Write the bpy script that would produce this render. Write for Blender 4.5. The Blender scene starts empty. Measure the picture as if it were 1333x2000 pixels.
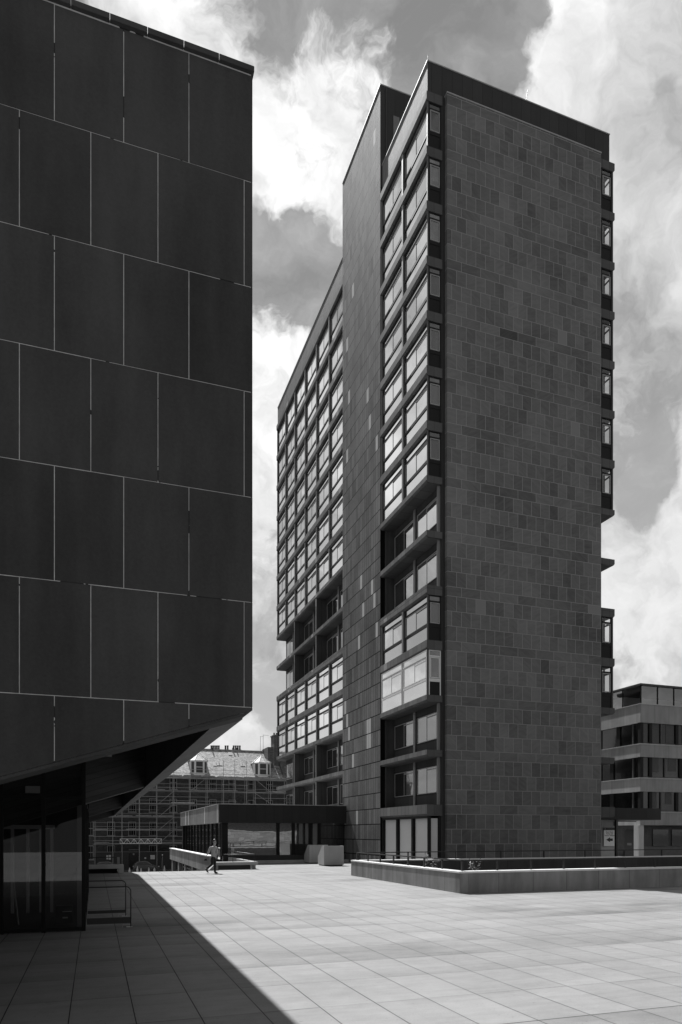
import bpy, bmesh, math, random
from mathutils import Vector, Matrix
random.seed(7)
R = math.radians
sc = bpy.context.scene
COL = sc.collection

# ---------------------------------------------------------------- camera
YAW = R(19.4)
cam_d = bpy.data.cameras.new("Camera"); cam = bpy.data.objects.new("Camera", cam_d); COL.objects.link(cam)
cam.location = (0, 0, 2.0); cam.rotation_euler = (R(90), 0, -YAW)
cam_d.sensor_fit = 'VERTICAL'; cam_d.sensor_height = 36.0; cam_d.sensor_width = 24.0
cam_d.lens = 1367.5/2000*36.0
cam_d.shift_y = 0.3135; cam_d.shift_x = 0.0
cam_d.clip_start = 0.05; cam_d.clip_end = 4000
sc.camera = cam
sc.view_settings.view_transform = 'Standard'; sc.view_settings.look = 'None'
sc.view_settings.gamma = 1.0; sc.view_settings.use_curve_mapping = False
sc.view_settings.exposure = 1.0

# ---------------------------------------------------------------- sun
SUNK, SUNM = 0.078, 0.79                       # toward the sun: (-k, m, 1)
sv = Vector((-SUNK, SUNM, 1)).normalized()
SUN_EL = math.asin(sv.z); SUN_AZ = math.atan2(sv.x, sv.y)
sd = bpy.data.lights.new("Sun", 'SUN'); so = bpy.data.objects.new("Sun", sd); COL.objects.link(so)
sd.energy = 4.2; sd.angle = R(0.5); sd.color = (1, 1, 1)
so.rotation_euler = sv.to_track_quat('Z', 'Y').to_euler(); so.location = (0, 0, 60)

# ---------------------------------------------------------------- node expression helper
class N:
    def __init__(s, nt, sock): s.nt = nt; s.s = sock
    def m(s, op, *a, clamp=False):
        n = s.nt.nodes.new('ShaderNodeMath'); n.operation = op; n.use_clamp = clamp
        for i, v in enumerate((s,)+a):
            if isinstance(v, N): s.nt.links.new(v.s, n.inputs[i])
            else: n.inputs[i].default_value = v
        return N(s.nt, n.outputs[0])
    def __add__(s, o): return s.m('ADD', o)
    def __sub__(s, o): return s.m('SUBTRACT', o)
    def __mul__(s, o): return s.m('MULTIPLY', o)
    def __truediv__(s, o): return s.m('DIVIDE', o)
    def __radd__(s, o): return s.m('ADD', o)
    def __rmul__(s, o): return s.m('MULTIPLY', o)
    def rsub(s, v): return (s*-1)+v
    def floor(s): return s.m('FLOOR')
    def frac(s): return s.m('FRACT')
    def abs(s): return s.m('ABSOLUTE')
    def gt(s, o): return s.m('GREATER_THAN', o)
    def lt(s, o): return s.m('LESS_THAN', o)
    def min(s, o): return s.m('MINIMUM', o)
    def max(s, o): return s.m('MAXIMUM', o)
    def clamp(s): return s.m('ADD', 0.0, clamp=True)
    def rng(s, a, b, c=0.0, d=1.0, t='LINEAR'):
        n = s.nt.nodes.new('ShaderNodeMapRange'); n.interpolation_type = t
        s.nt.links.new(s.s, n.inputs[0])
        for i, v in ((1, a), (2, b), (3, c), (4, d)): n.inputs[i].default_value = v
        return N(s.nt, n.outputs[0])
def lerp(a, b, t):
    return a + (b-a)*t if isinstance(a, N) else (b-a)*t + a
def pos(nt):
    g = nt.nodes.new('ShaderNodeNewGeometry'); sp = nt.nodes.new('ShaderNodeSeparateXYZ')
    nt.links.new(g.outputs['Position'], sp.inputs[0])
    return g.outputs['Position'], N(nt, sp.outputs[0]), N(nt, sp.outputs[1]), N(nt, sp.outputs[2])
def comb(nt, x, y, z):
    c = nt.nodes.new('ShaderNodeCombineXYZ')
    for i, v in enumerate((x, y, z)):
        if isinstance(v, N): nt.links.new(v.s, c.inputs[i])
        else: c.inputs[i].default_value = v
    return c.outputs[0]
def noise(nt, vec, scale, detail=4, rough=.55, dist=0.0):
    n = nt.nodes.new('ShaderNodeTexNoise'); n.inputs['Scale'].default_value = scale
    n.inputs['Detail'].default_value = detail; n.inputs['Roughness'].default_value = rough
    n.inputs['Distortion'].default_value = dist
    nt.links.new(vec, n.inputs['Vector']); return N(nt, n.outputs['Fac'])
def white(nt, x, y):
    n = nt.nodes.new('ShaderNodeTexWhiteNoise'); n.noise_dimensions = '2D'
    nt.links.new(comb(nt, x, y, 0.0), n.inputs['Vector']); return N(nt, n.outputs['Value'])
def scaled(nt, vec, s):
    v = nt.nodes.new('ShaderNodeVectorMath'); v.operation = 'MULTIPLY'
    nt.links.new(vec, v.inputs[0]); v.inputs[1].default_value = s; return v.outputs[0]

# ---------------------------------------------------------------- world: physical sky seen through a red filter, with clouds
w = bpy.data.worlds.new("World"); sc.world = w; w.use_nodes = True
nt = w.node_tree; nt.nodes.clear()
out = nt.nodes.new('ShaderNodeOutputWorld'); bg = nt.nodes.new('ShaderNodeBackground')
nt.links.new(bg.outputs[0], out.inputs[0]); bg.inputs[1].default_value = 0.12
sky = nt.nodes.new('ShaderNodeTexSky'); sky.sky_type = 'NISHITA'; sky.sun_disc = False
sky.sun_elevation = SUN_EL; sky.sun_rotation = SUN_AZ % (2*math.pi)
sep = nt.nodes.new('ShaderNodeSeparateColor'); nt.links.new(sky.outputs[0], sep.inputs[0])
red = N(nt, sep.outputs[0])
tc = nt.nodes.new('ShaderNodeTexCoord'); gen = tc.outputs['Generated']
sp = nt.nodes.new('ShaderNodeSeparateXYZ'); nt.links.new(gen, sp.inputs[0])
dx, dy, dz = (N(nt, sp.outputs[i]) for i in range(3))
def wdir(az, el):                            # azimuth from +Y clockwise, elevation, degrees
    a, e = R(az), R(el); return (math.sin(a)*math.cos(e), math.cos(a)*math.cos(e), math.sin(e))
off = nt.nodes.new('ShaderNodeVectorMath'); off.operation = 'ADD'; nt.links.new(gen, off.inputs[0]); off.inputs[1].default_value = (7.3, 1.1, 4.4)
warp1 = noise(nt, gen, 9.0, 5, .55); warp2 = noise(nt, off.outputs[0], 9.0, 5, .55)
wv = nt.nodes.new('ShaderNodeVectorMath'); wv.operation = 'NORMALIZE'
nt.links.new(comb(nt, dx+(warp1-.5)*.16, dy-(warp1-.5)*.05, dz+(warp2-.5)*.16), wv.inputs[0]); wc = wv.outputs[0]
fine = noise(nt, wc, 9.0, 12, .60)
wisp = noise(nt, wc, 30.0, 6, .6)
big = noise(nt, gen, 3.2, 3, .5)
def blob(az, el, r0, r1, amp):
    d = wdir(az, el)
    n = nt.nodes.new('ShaderNodeVectorMath'); n.operation = 'DOT_PRODUCT'
    nt.links.new(wc, n.inputs[0]); n.inputs[1].default_value = d
    return N(nt, n.outputs['Value']).rng(math.cos(R(r1)), math.cos(R(r0)), 0, amp, 'SMOOTHSTEP')
CLOUDS = [  # azimuth, elevation, inner and outer angular radius, amount
    (5.4, 48.6, 0.1, 2.4, 0.6), (10.4, 47.6, 0.3, 4.2, 0.62), (14.1, 45.5, 1.2, 6.4, 0.85), (16.6, 42.3, 0.9, 7.1, 0.9), (20.8, 47.6, 0.3, 4.2, 0.7),
    (23.7, 47.9, 0.1, 3.1, 0.4), (18.3, 41.4, 0.3, 3.8, 0.7), (12.5, 35.3, 1.4, 5.4, 1.1), (13.3, 32.2, 2.1, 7.1, 1.1), (12.0, 27.8, 2.2, 8.8, 1.1),
    (12.5, 21.7, 1.9, 8.9, 0.85), (12.9, 15.3, 1.2, 7.2, 0.62), (11.6, 4.8, 2.5, 6.2, 1.2), (14.9, 3.6, 1.7, 5.4, 1.1), (8.8, 4.4, 2.1, 6.2, 1.1),
    (43.6, 46.3, 2.1, 7.1, 1.1), (40.0, 44.7, 1.7, 5.9, 1.0), (45.3, 41.1, 4.3, 11.4, 1.2), (45.3, 34.0, 6.2, 15.6, 1.2), (40.0, 39.6, 1.8, 9.1, 1.0),
    (45.3, 20.8, 4.2, 14.1, 1.0), (41.8, 16.1, 3.0, 14.9, 0.8), (35.5, 45.5, 0.3, 3.1, 0.6), (41.8, 31.0, 2.0, 8.6, 0.9), (42.2, 21.6, 2.2, 8.6, 1.0),
    (45.3, 10.3, 2.2, 11.1, 0.7),
    (-24, 42, 16, 32, 1.2), (-22, 7, 5, 11, 1.1), (-30, 24, 3, 12, 0.5), (-40, 50, 6, 25, 0.8), (-50, 20, 6, 24, 0.8), (80, 30, 8, 30, 0.7), (0, 76, 4, 18, 0.5), (-5, 30, 5, 14, 0.6), (110, 20, 6, 20, 0.5), (-90, 25, 8, 25, 0.6)]
tot = None
for c in CLOUDS:
    b = blob(*c); tot = b if tot is None else tot.max(b)+tot.min(b)*.35
HOLES = [(42.2, 26.7, 1.4, 5.5, 1.7), (44.6, 24.4, 0.7, 3.8, 1.4), (29.1, 48.5, 1.6, 7.1, 0.9), (14.3, 38.2, 0.8, 4.3, 1.1), (17.7, 38.5, 0.8, 3.9, 1.1), (12.5, 39.3, 0.3, 2.9, 0.9), (14.3, 9.4, 0.4, 4.5, 0.6), (30.7, 45.9, 0.9, 3.7, 0.6), (16.6, 49.4, 0.8, 4.6, 0.6)]
for c in HOLES: tot = tot-blob(*c)
behind = dy.rng(-.2, .35, -.25, 0.0)  # denser cloud added out of view behind the camera to lift ambient light
veil = noise(nt, scaled(nt, wc, (1.0, 1.0, 2.6)), 4.0, 7, .62).rng(.40, .66, 0, 1)
fn = fine.rng(.36, .64, 0, 1); wn = wisp.rng(.3, .7, 0, 1)
dens = tot*.74 + (fn-.5)*1.25 + (wn-.5)*.34 + (veil*.30) + (big-.5)*.6 - behind
dens = dens.rng(.04, 1.05, 0, 1, 'SMOOTHSTEP')
shade = noise(nt, wc, 5.5, 8, .58)
cb = shade.rng(.36, .60, 1.75, 3.45) + (wn-.5)*.5 + (fn-.5)*.35
sn = nt.nodes.new('ShaderNodeVectorMath'); sn.operation = 'DOT_PRODUCT'; nt.links.new(gen, sn.inputs[0]); sn.inputs[1].default_value = tuple(sv)
cb = cb*N(nt, sn.outputs['Value']).rng(math.cos(R(42)), math.cos(R(6)), 1.0, 1.38, 'SMOOTHSTEP')   # clouds brighten towards the sun
skyv = red.min(1.38).max(.9)*dz.rng(.45, .85, 1.0, .72) + dz.rng(.05, .55, .9, 0.0)*dy.rng(-.2, .5, 0, 1)
dens = dens.max(veil*(fn*.5+.5)*.42)
col = lerp(skyv, cb, dens)
rgb = comb(nt, col, col, col)
nt.links.new(rgb, bg.inputs[0])

# ---------------------------------------------------------------- materials (all neutral: the place is seen in black and white)
MATS = {}
def new_mat(name):
    m = bpy.data.materials.new(name); m.use_nodes = True; nt = m.node_tree
    b = nt.nodes['Principled BSDF']; MATS[name] = m; return m, nt, b
def setv(nt, b, val, rough=None, bump=None, bstr=.4, bdist=.01):
    if isinstance(val, N): nt.links.new(comb(nt, val, val, val), b.inputs['Base Color'])
    else: b.inputs['Base Color'].default_value = (val, val, val, 1)
    if rough is not None: b.inputs['Roughness'].default_value = rough
    if bump is not None:
        bn = nt.nodes.new('ShaderNodeBump'); bn.inputs['Strength'].default_value = bstr; bn.inputs['Distance'].default_value = bdist
        nt.links.new(bump.s, bn.inputs['Height']); nt.links.new(bn.outputs[0], b.inputs['Normal'])
def plain(name, v, rough=.6, var=.15, scale=3.0, metal=0.0, spec=.5):
    m, nt, b = new_mat(name); p, x, y, z = pos(nt)
    n1 = noise(nt, p, scale, 6); n2 = noise(nt, p, scale*14, 3)
    setv(nt, b, (n1-.5)*(v*var*2.4) + (n2-.5)*(v*var*1.2) + v, rough)
    b.inputs['Metallic'].default_value = metal; b.inputs['Specular IOR Level'].default_value = spec
    return m
def stained(name, v, rough=.85, streak=.35, axis='X', jw=0.0, jstep=1.0, j0=0.0, grain=60):
    """weathered concrete or stone with rain streaks, optional vertical joints"""
    m, nt, b = new_mat(name); p, x, y, z = pos(nt)
    st = noise(nt, scaled(nt, p, (2.2, 2.2, .35)), 1.0, 6, .6)
    bl = noise(nt, p, .9, 5, .55); g = noise(nt, p, grain, 2, .6)
    val = v*(1) if False else None
    f = (st-.5)*(2.2*streak) + (bl-.5)*(1.2*streak) + (g-.5)*.35 + 1.0
    val = f.max(.25)*v
    h = g*.5
    if jw:
        u = x if axis == 'X' else y
        d = (((u-j0)/jstep).frac()-.5).abs()
        jm = d.gt(.5-jw/jstep*.5)
        cell = white(nt, ((u-j0)/jstep).floor(), 3.0)
        val = lerp(val*(cell*.22+.89), val*.45, jm); h = h-jm
    setv(nt, b, val, rough, h, .5, .01); b.inputs['Specular IOR Level'].default_value = .12
    return m
def panels(name, axis, w_, h_, u0, v0, v, jv, jw=.012, stag=.5, var=.18, light=0.0, lightv=.3, dark=0.0, jwc=None, storey=None, rough=.7, spec=.3, veins=.25, patch=.25, jbreak=0.0):
    """stone cladding: cells of w_ x h_ with random tone, joints and riven grain; storey = row bounds inside one storey (last row short, double width)"""
    m, nt, b = new_mat(name); p, x, y, z = pos(nt)
    u = {'X': x, 'Y': y}[axis]
    if storey:
        P_, bounds = storey
        q = (z-v0)/P_; fl = q.floor(); vv = (q-fl)*P_
        idx = None; dist = vv.min(vv.rsub(P_))
        for bd in bounds:
            g = vv.gt(bd); idx = g if idx is None else idx+g
            dist = dist.min((vv-bd).abs())
        row = fl*(len(bounds)+1)+idx
        short = vv.gt(bounds[-1])
        uu = (u-u0)/w_; par = (row/2).frac()*2
        uu = lerp(uu+par*stag, uu/2+.25, short)
        wid = short*w_+w_
    else:
        q = (z-v0)/h_; row = q.floor(); fr = q-row
        dist = fr.min(fr.rsub(1.0))*h_
        uu = (u-u0)/w_+(row/2).frac()*(2*stag); wid = N(nt, (u*0+w_).s)
    colm = uu.floor(); fu = uu-colm
    du = fu.min(fu.rsub(1.0))*wid
    jm = dist.lt(jw*.5).max(du.lt((jwc or jw)*.5))
    rnd = white(nt, colm, row); rnd2 = white(nt, colm+17.3, row+5.1)
    grain = noise(nt, scaled(nt, p, (1, 1, 1)), 35, 3, .6)
    # riven veins: each stone's own direction
    vn = noise(nt, comb(nt, u*1.6+rnd*37, z*6+u*(rnd2-.5)*10+rnd2*11, x*.1), 1.0, 5, .6)
    big = noise(nt, p, .28, 4, .55)
    val = ((rnd-.5)*(2*var) + (vn-.5)*veins*1.6 + (grain-.5)*.22 + (big-.5)*patch*1.8 + 1.0).max(.3)*v
    if light: val = lerp(val, rnd*.0+lightv, rnd2.gt(1-light))
    if dark: val = lerp(val, val*.6, rnd2.lt(dark))
    jval = grain*0+jv
    if jbreak:
        nb = noise(nt, p, 3.0, 3, .6); jval = lerp(jval, jval*.12, nb.gt(1-jbreak))
    val = lerp(val, jval, jm)
    setv(nt, b, val, rough, grain*.35+rnd*.2-jm*.8, .5, .01); b.inputs['Specular IOR Level'].default_value = spec
    return m
def paving(name, v):
    m, nt, b = new_mat(name); p, x, y, z = pos(nt)
    wob = noise(nt, p, .8, 2, .5)
    ux = (x-.416)/.676; uy = (y-8.95)/1.30
    ci = ux.floor(); cj = uy.floor()
    fx = ux-ci; fy = uy-cj
    dxx = fx.min(fx.rsub(1.0))*.676; dyy = fy.min(fy.rsub(1.0))*1.30
    r = white(nt, ci, cj); r2 = white(nt, ci+9.2, cj+3.7); r3 = white(nt, cj, 2.2)
    # long joints crisp, cross joints tight and fading
    jlong = dxx.lt((wob*.006)+.0024); jx = dyy.lt((r2*.0065)-.0008)
    exp = ((uy+2.0).abs()*1.30).lt(.008)
    jm = jlong.max(jx).max(exp)
    dirt = dxx.min(dyy).rng(0, .05, 1, 0)*.05 + fy.rng(.0, .45, 1, 0)*(r3-.2)*.22
    sp1 = noise(nt, p, 90, 2, .7); sp2 = noise(nt, p, 260, 1, .5)
    mot = noise(nt, p, 3.5, 5, .65)
    st = noise(nt, scaled(nt, p, (.55, 1.7, 1)), 1.0, 5, .6); st2 = noise(nt, scaled(nt, p, (.9, 9, 1)), 1.0, 4, .6)
    big = noise(nt, p, .16, 4, .5)
    # rows of slabs that stay damp and dark, and single replaced units
    band = (r3*1.0).gt(.80)*noise(nt, scaled(nt, p, (.22, .5, 1)), 1.0, 3, .5).rng(.45, .62)
    tone = (r-.5)*.15 - r.gt(.88)*.10 + (st-.5)*.40 + (st2-.5)*.34 + (big-.5)*.42 + (sp1-.5)*1.0 + (sp2-.5)*.7 - band*.26 + (mot-.5)*.35 + 1.0 - dirt
    spots = noise(nt, p, 22, 2, .5).gt(.70)*.35
    val = (tone-spots).max(.3)*v
    val = lerp(val, val*.01, jm)
    setv(nt, b, val, .85, sp1*.3-jm, .45, .006); b.inputs['Specular IOR Level'].default_value = .3
    return m
def glass_mirror(name, base=.02, refl=.35, wob=.006, rough=.02, pw=2.2):
    """coated pane seen from outside: dark room behind, strong reflection"""
    m, nt, b = new_mat(name); p, x, y, z = pos(nt)
    ntn = nt.nodes; out = ntn['Material Output']
    oi = ntn.new('ShaderNodeObjectInfo'); rnd = N(nt, oi.outputs['Random'])
    setv(nt, b, rnd*base*1.2+base*.4, .1); b.inputs['Specular IOR Level'].default_value = .5
    gl = ntn.new('ShaderNodeBsdfGlossy'); gl.inputs['Roughness'].default_value = rough; gl.inputs['Color'].default_value = (.95, .95, .95, 1)
    n1 = noise(nt, p, .9, 2, .4)
    bn = ntn.new('ShaderNodeBump'); bn.inputs['Strength'].default_value = 1.0; bn.inputs['Distance'].default_value = wob
    nt.links.new(n1.s, bn.inputs['Height'])
    nt.links.new(bn.outputs[0], gl.inputs['Normal'])
    lw = ntn.new('ShaderNodeLayerWeight'); lw.inputs['Blend'].default_value = .5
    fac = (N(nt, lw.outputs['Facing']).m('POWER', pw)*(1-refl)+refl)*(rnd*.30+.78)
    fac = fac.clamp()
    mx = ntn.new('ShaderNodeMixShader'); nt.links.new(fac.s, mx.inputs[0])
    nt.links.new(b.outputs[0], mx.inputs[1]); nt.links.new(gl.outputs[0], mx.inputs[2]); nt.links.new(mx.outputs[0], out.inputs[0])
    return m
def glass_clear(name, refl=.12, tint=.75):
    m, nt, b = new_mat(name); ntn = nt.nodes; out = ntn['Material Output']; ntn.remove(b)
    tr = ntn.new('ShaderNodeBsdfTransparent'); tr.inputs[0].default_value = (tint, tint, tint, 1)
    gl = ntn.new('ShaderNodeBsdfGlossy'); gl.inputs['Roughness'].default_value = 0.0
    lw = ntn.new('ShaderNodeLayerWeight'); lw.inputs['Blend'].default_value = .5
    fac = N(nt, lw.outputs['Facing']).m('POWER', 3.0)*(1-refl)+refl
    mx = ntn.new('ShaderNodeMixShader'); nt.links.new(fac.s, mx.inputs[0])
    nt.links.new(tr.outputs[0], mx.inputs[1]); nt.links.new(gl.outputs[0], mx.inputs[2]); nt.links.new(mx.outputs[0], out.inputs[0])
    return m
def boards(name, v, step=.12):
    """board-marked concrete running along X, rising with the soffit"""
    m, nt, b = new_mat(name); p, x, y, z = pos(nt)
    q = (z-x*.317+y*.9)/step
    r = white(nt, q.floor(), 1.0); fr = q.frac(); d = fr.min(fr.rsub(1.0))*step
    g = noise(nt, scaled(nt, p, (1.5, 1.5, 14)), 1.0, 5, .6)
    jm = d.lt(.004)
    val = lerp(((r-.5)*.35+(g-.5)*.6+1.0)*v, d*0+v*.4, jm)
    setv(nt, b, val, .8, g-jm, .4, .01); return m
def slate(name, v):
    m, nt, b = new_mat(name); p, x, y, z = pos(nt)
    row = (z/.16).floor(); uu = x/.32+(row/2).frac(); r = white(nt, uu.floor(), row)
    fz = (z/.16).frac(); fu = uu.frac()
    d = fz.lt(.14).max(fu.lt(.07))
    n = noise(nt, p, 2.2, 5, .6)
    val = lerp(((r-.5)*1.1+(n-.5)*.9+1.0).max(.25)*v, d*0+v*.25, d)
    setv(nt, b, val, .6, r-d*.8, 1.0, .03); return m
def rubble(name, v, step=.32, hh=.16):
    m, nt, b = new_mat(name); p, x, y, z = pos(nt)
    row = (z/hh).floor(); uu = (x+y)/step+white(nt, row, 1.3); r = white(nt, uu.floor(), row)
    fz = (z/hh).frac(); fu = uu.frac(); jm = fz.lt(.1).max(fu.lt(.05))
    n = noise(nt, p, .5, 5, .6)
    val = lerp(((r-.5)*.5+(n-.5)*.8+1.0).max(.3)*v, jm*0+v*.6, jm)
    setv(nt, b, val, .9); return m

STO = 2.91; ZB0 = 41.35
paving_m = paving('paving_concrete', .200)
asphalt_m = plain('asphalt', .05, .9, .3, .6)
theatre_stone = stained('theatre_stone', .058, .8, .55, grain=45)
theatre_stone_b = stained('theatre_stone_warm', .052, .8, .65, grain=45)
theatre_stone_c = stained('theatre_stone_pale', .064, .8, .55, grain=45)
grout_m = plain('pale_joint_mortar', .36, .9, .5, 6)
_m, _nt, _b = MATS['pale_joint_mortar'], grout_m.node_tree, grout_m.node_tree.nodes['Principled BSDF']
_p, _x, _y, _z = pos(_nt); _n = noise(_nt, _p, 2.3, 4, .6); _v = lerp(_n*0+.62, _n*0+.02, _n.gt(.60))*(noise(_nt, _p, 14, 3)*.8+.5); _nt.links.new(comb(_nt, _v, _v, _v), _b.inputs['Base Color'])
gable_stone = panels('gable_stone', 'X', .5882, 0, 17.7, 3.52, .118, .245, jw=.028, storey=(STO, (.80, 1.60, 2.40)), var=.24, veins=.5, patch=.55, light=.005, lightv=.18, dark=.006)
west_stone = panels('west_stone', 'Y', .387, .97, 39.85, 3.52, .125, .006, jw=.06, jwc=.028, stag=0.0, var=.26, veins=.3, patch=.55, light=.035, lightv=.42, dark=.03, spec=.03)
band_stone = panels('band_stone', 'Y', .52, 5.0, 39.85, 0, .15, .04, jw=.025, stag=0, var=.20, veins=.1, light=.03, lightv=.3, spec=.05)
band_stone_x = panels('band_stone_shaded', 'X', .52, 5.0, 16.0, 0, .075, .03, jw=.02, stag=0, var=.12, veins=.1)  # same band stone, darker: shade of the front faces put into its tone
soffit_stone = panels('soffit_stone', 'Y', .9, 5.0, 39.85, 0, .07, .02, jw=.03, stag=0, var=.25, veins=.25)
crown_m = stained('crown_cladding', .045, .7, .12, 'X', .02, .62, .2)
crown_w = stained('crown_cladding_sunlit', .12, .7, .12, 'Y', .02, .62, .2)  # same cladding, paler: low sun on the west side painted in
dark_post = plain('dark_painted_metal', .028, .5, .1)
grey_post = plain('grey_window_post', .16, .5, .1)
frame_k = plain('thin_window_frame', .17, .5, .1)
frame_l = plain('light_window_frame', .26, .45, .1)
frame_d = plain('dark_window_frame', .010, .6, .1, spec=.2)
white_fr = plain('white_window_frame', .62, .5, .06)
pane_m = glass_mirror('window_pane', .05, .78, .004)
span_m = glass_mirror('spandrel_glass', .10, .60, .004, .06)
pane_b = glass_mirror('setback_pane', .05, .45, .004); pane_d = glass_mirror('dark_setback_pane', .03, .0, .004)
pane_s = glass_mirror('shaded_pane', .06, .10, .004)
clear_m = glass_clear('clear_pane', .06, .88)
lobby_gl = glass_clear('lobby_glass', .11, .5)
pav_gl = glass_mirror('pavilion_glass', .012, .13, .0025, .0, pw=4.0)
blind_m = plain('roller_blind', .52, .8, .05, 1.5)
boards_m = boards('board_marked_concrete', .075)
lip_m = stained('concrete_lip', .16, .85, .3)
wall_conc = stained('planter_concrete', .25, .85, .6, 'Y', .016, 1.12, 20.5)
wall_conc_x = stained('planter_concrete_front', .22, .85, .6, 'X', .016, 1.37, 11.52)
cop_conc = stained('coping_concrete', .68, .85, .15)
pod_conc = stained('seat_concrete', .36, .85, .22)
pale_conc = stained('pale_concrete', .42, .85, .25)
pale_conc_y = stained('pale_panel_sunlit', .38, .85, .30, 'Y', .03, 1.5, .3)  # one concrete in two tones: sunlit west face paler, shaded front darker
pale_conc_x = stained('pale_panel_shaded', .26, .85, .30, 'X', .03, 1.5, 42.6)
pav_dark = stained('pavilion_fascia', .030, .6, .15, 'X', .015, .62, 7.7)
pav_side = stained('pavilion_fascia_sunlit', .17, .8, .5, 'Y', .03, 1.1, 46)  # the front fascia again, made pale for sunlight grazing this side
pav_pale = plain('pale_strip', .5, .8, .1)
metal_k = plain('dull_tube', .26, .6, .2, 5, .2)
metal_m = plain('galvanised_tube', .34, .5, .2, 5, .2)
rail_m = plain('black_railing_paint', .008, .45, .1)
board_k = plain('weathered_board', .20, .9, .5, 2)
board_m = plain('scaffold_board', .34, .9, .5, 2)
slate_m = slate('roof_slate', .24)
dorm_m = plain('dormer_paint', .62, .7, .12)
terr_m = rubble('terrace_stone', .085)
pot_m = plain('chimney_pot', .04, .8, .3)
lead_m = plain('roof_lead', .30, .5, .2)
hoard_m = plain('hoarding_ply', .028, .8, .2)
notice_m = plain('notice_paper', .45, .8, .2, 8)
ink_m = plain('sign_ink', .03, .6, .1)
sign_w = plain('sign_face', .85, .6, .04)
steel_m = plain('dark_steel', .03, .35, .1)
white_m = plain('white_plastic', .7, .5, .05)
leaf_m = plain('leaf', .16, .6, .4, 30)
twig_m = plain('twig', .05, .8, .3, 30)
skin_m = plain('skin', .32, .55, .08, 30)
hair_m = plain('hair', .03, .5, .3, 60)
shirt_m = plain('shirt_cloth', .30, .9, .22, 14)
trouser_m = plain('trouser_cloth', .012, .9, .2, 20)
leather_m = plain('black_leather', .012, .35, .1)
car_m = plain('car_paint', .07, .2, .05); car_m.node_tree.nodes['Principled BSDF'].inputs['Coat Weight'].default_value = .6
tyre_m = plain('tyre_rubber', .015, .9, .1)
cone_m = plain('cone_plastic', .6, .5, .1); cone_w = plain('cone_sleeve', .65, .5, .05)
lobby_dark = plain('lobby_wall', .03, .8, .2)

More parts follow.
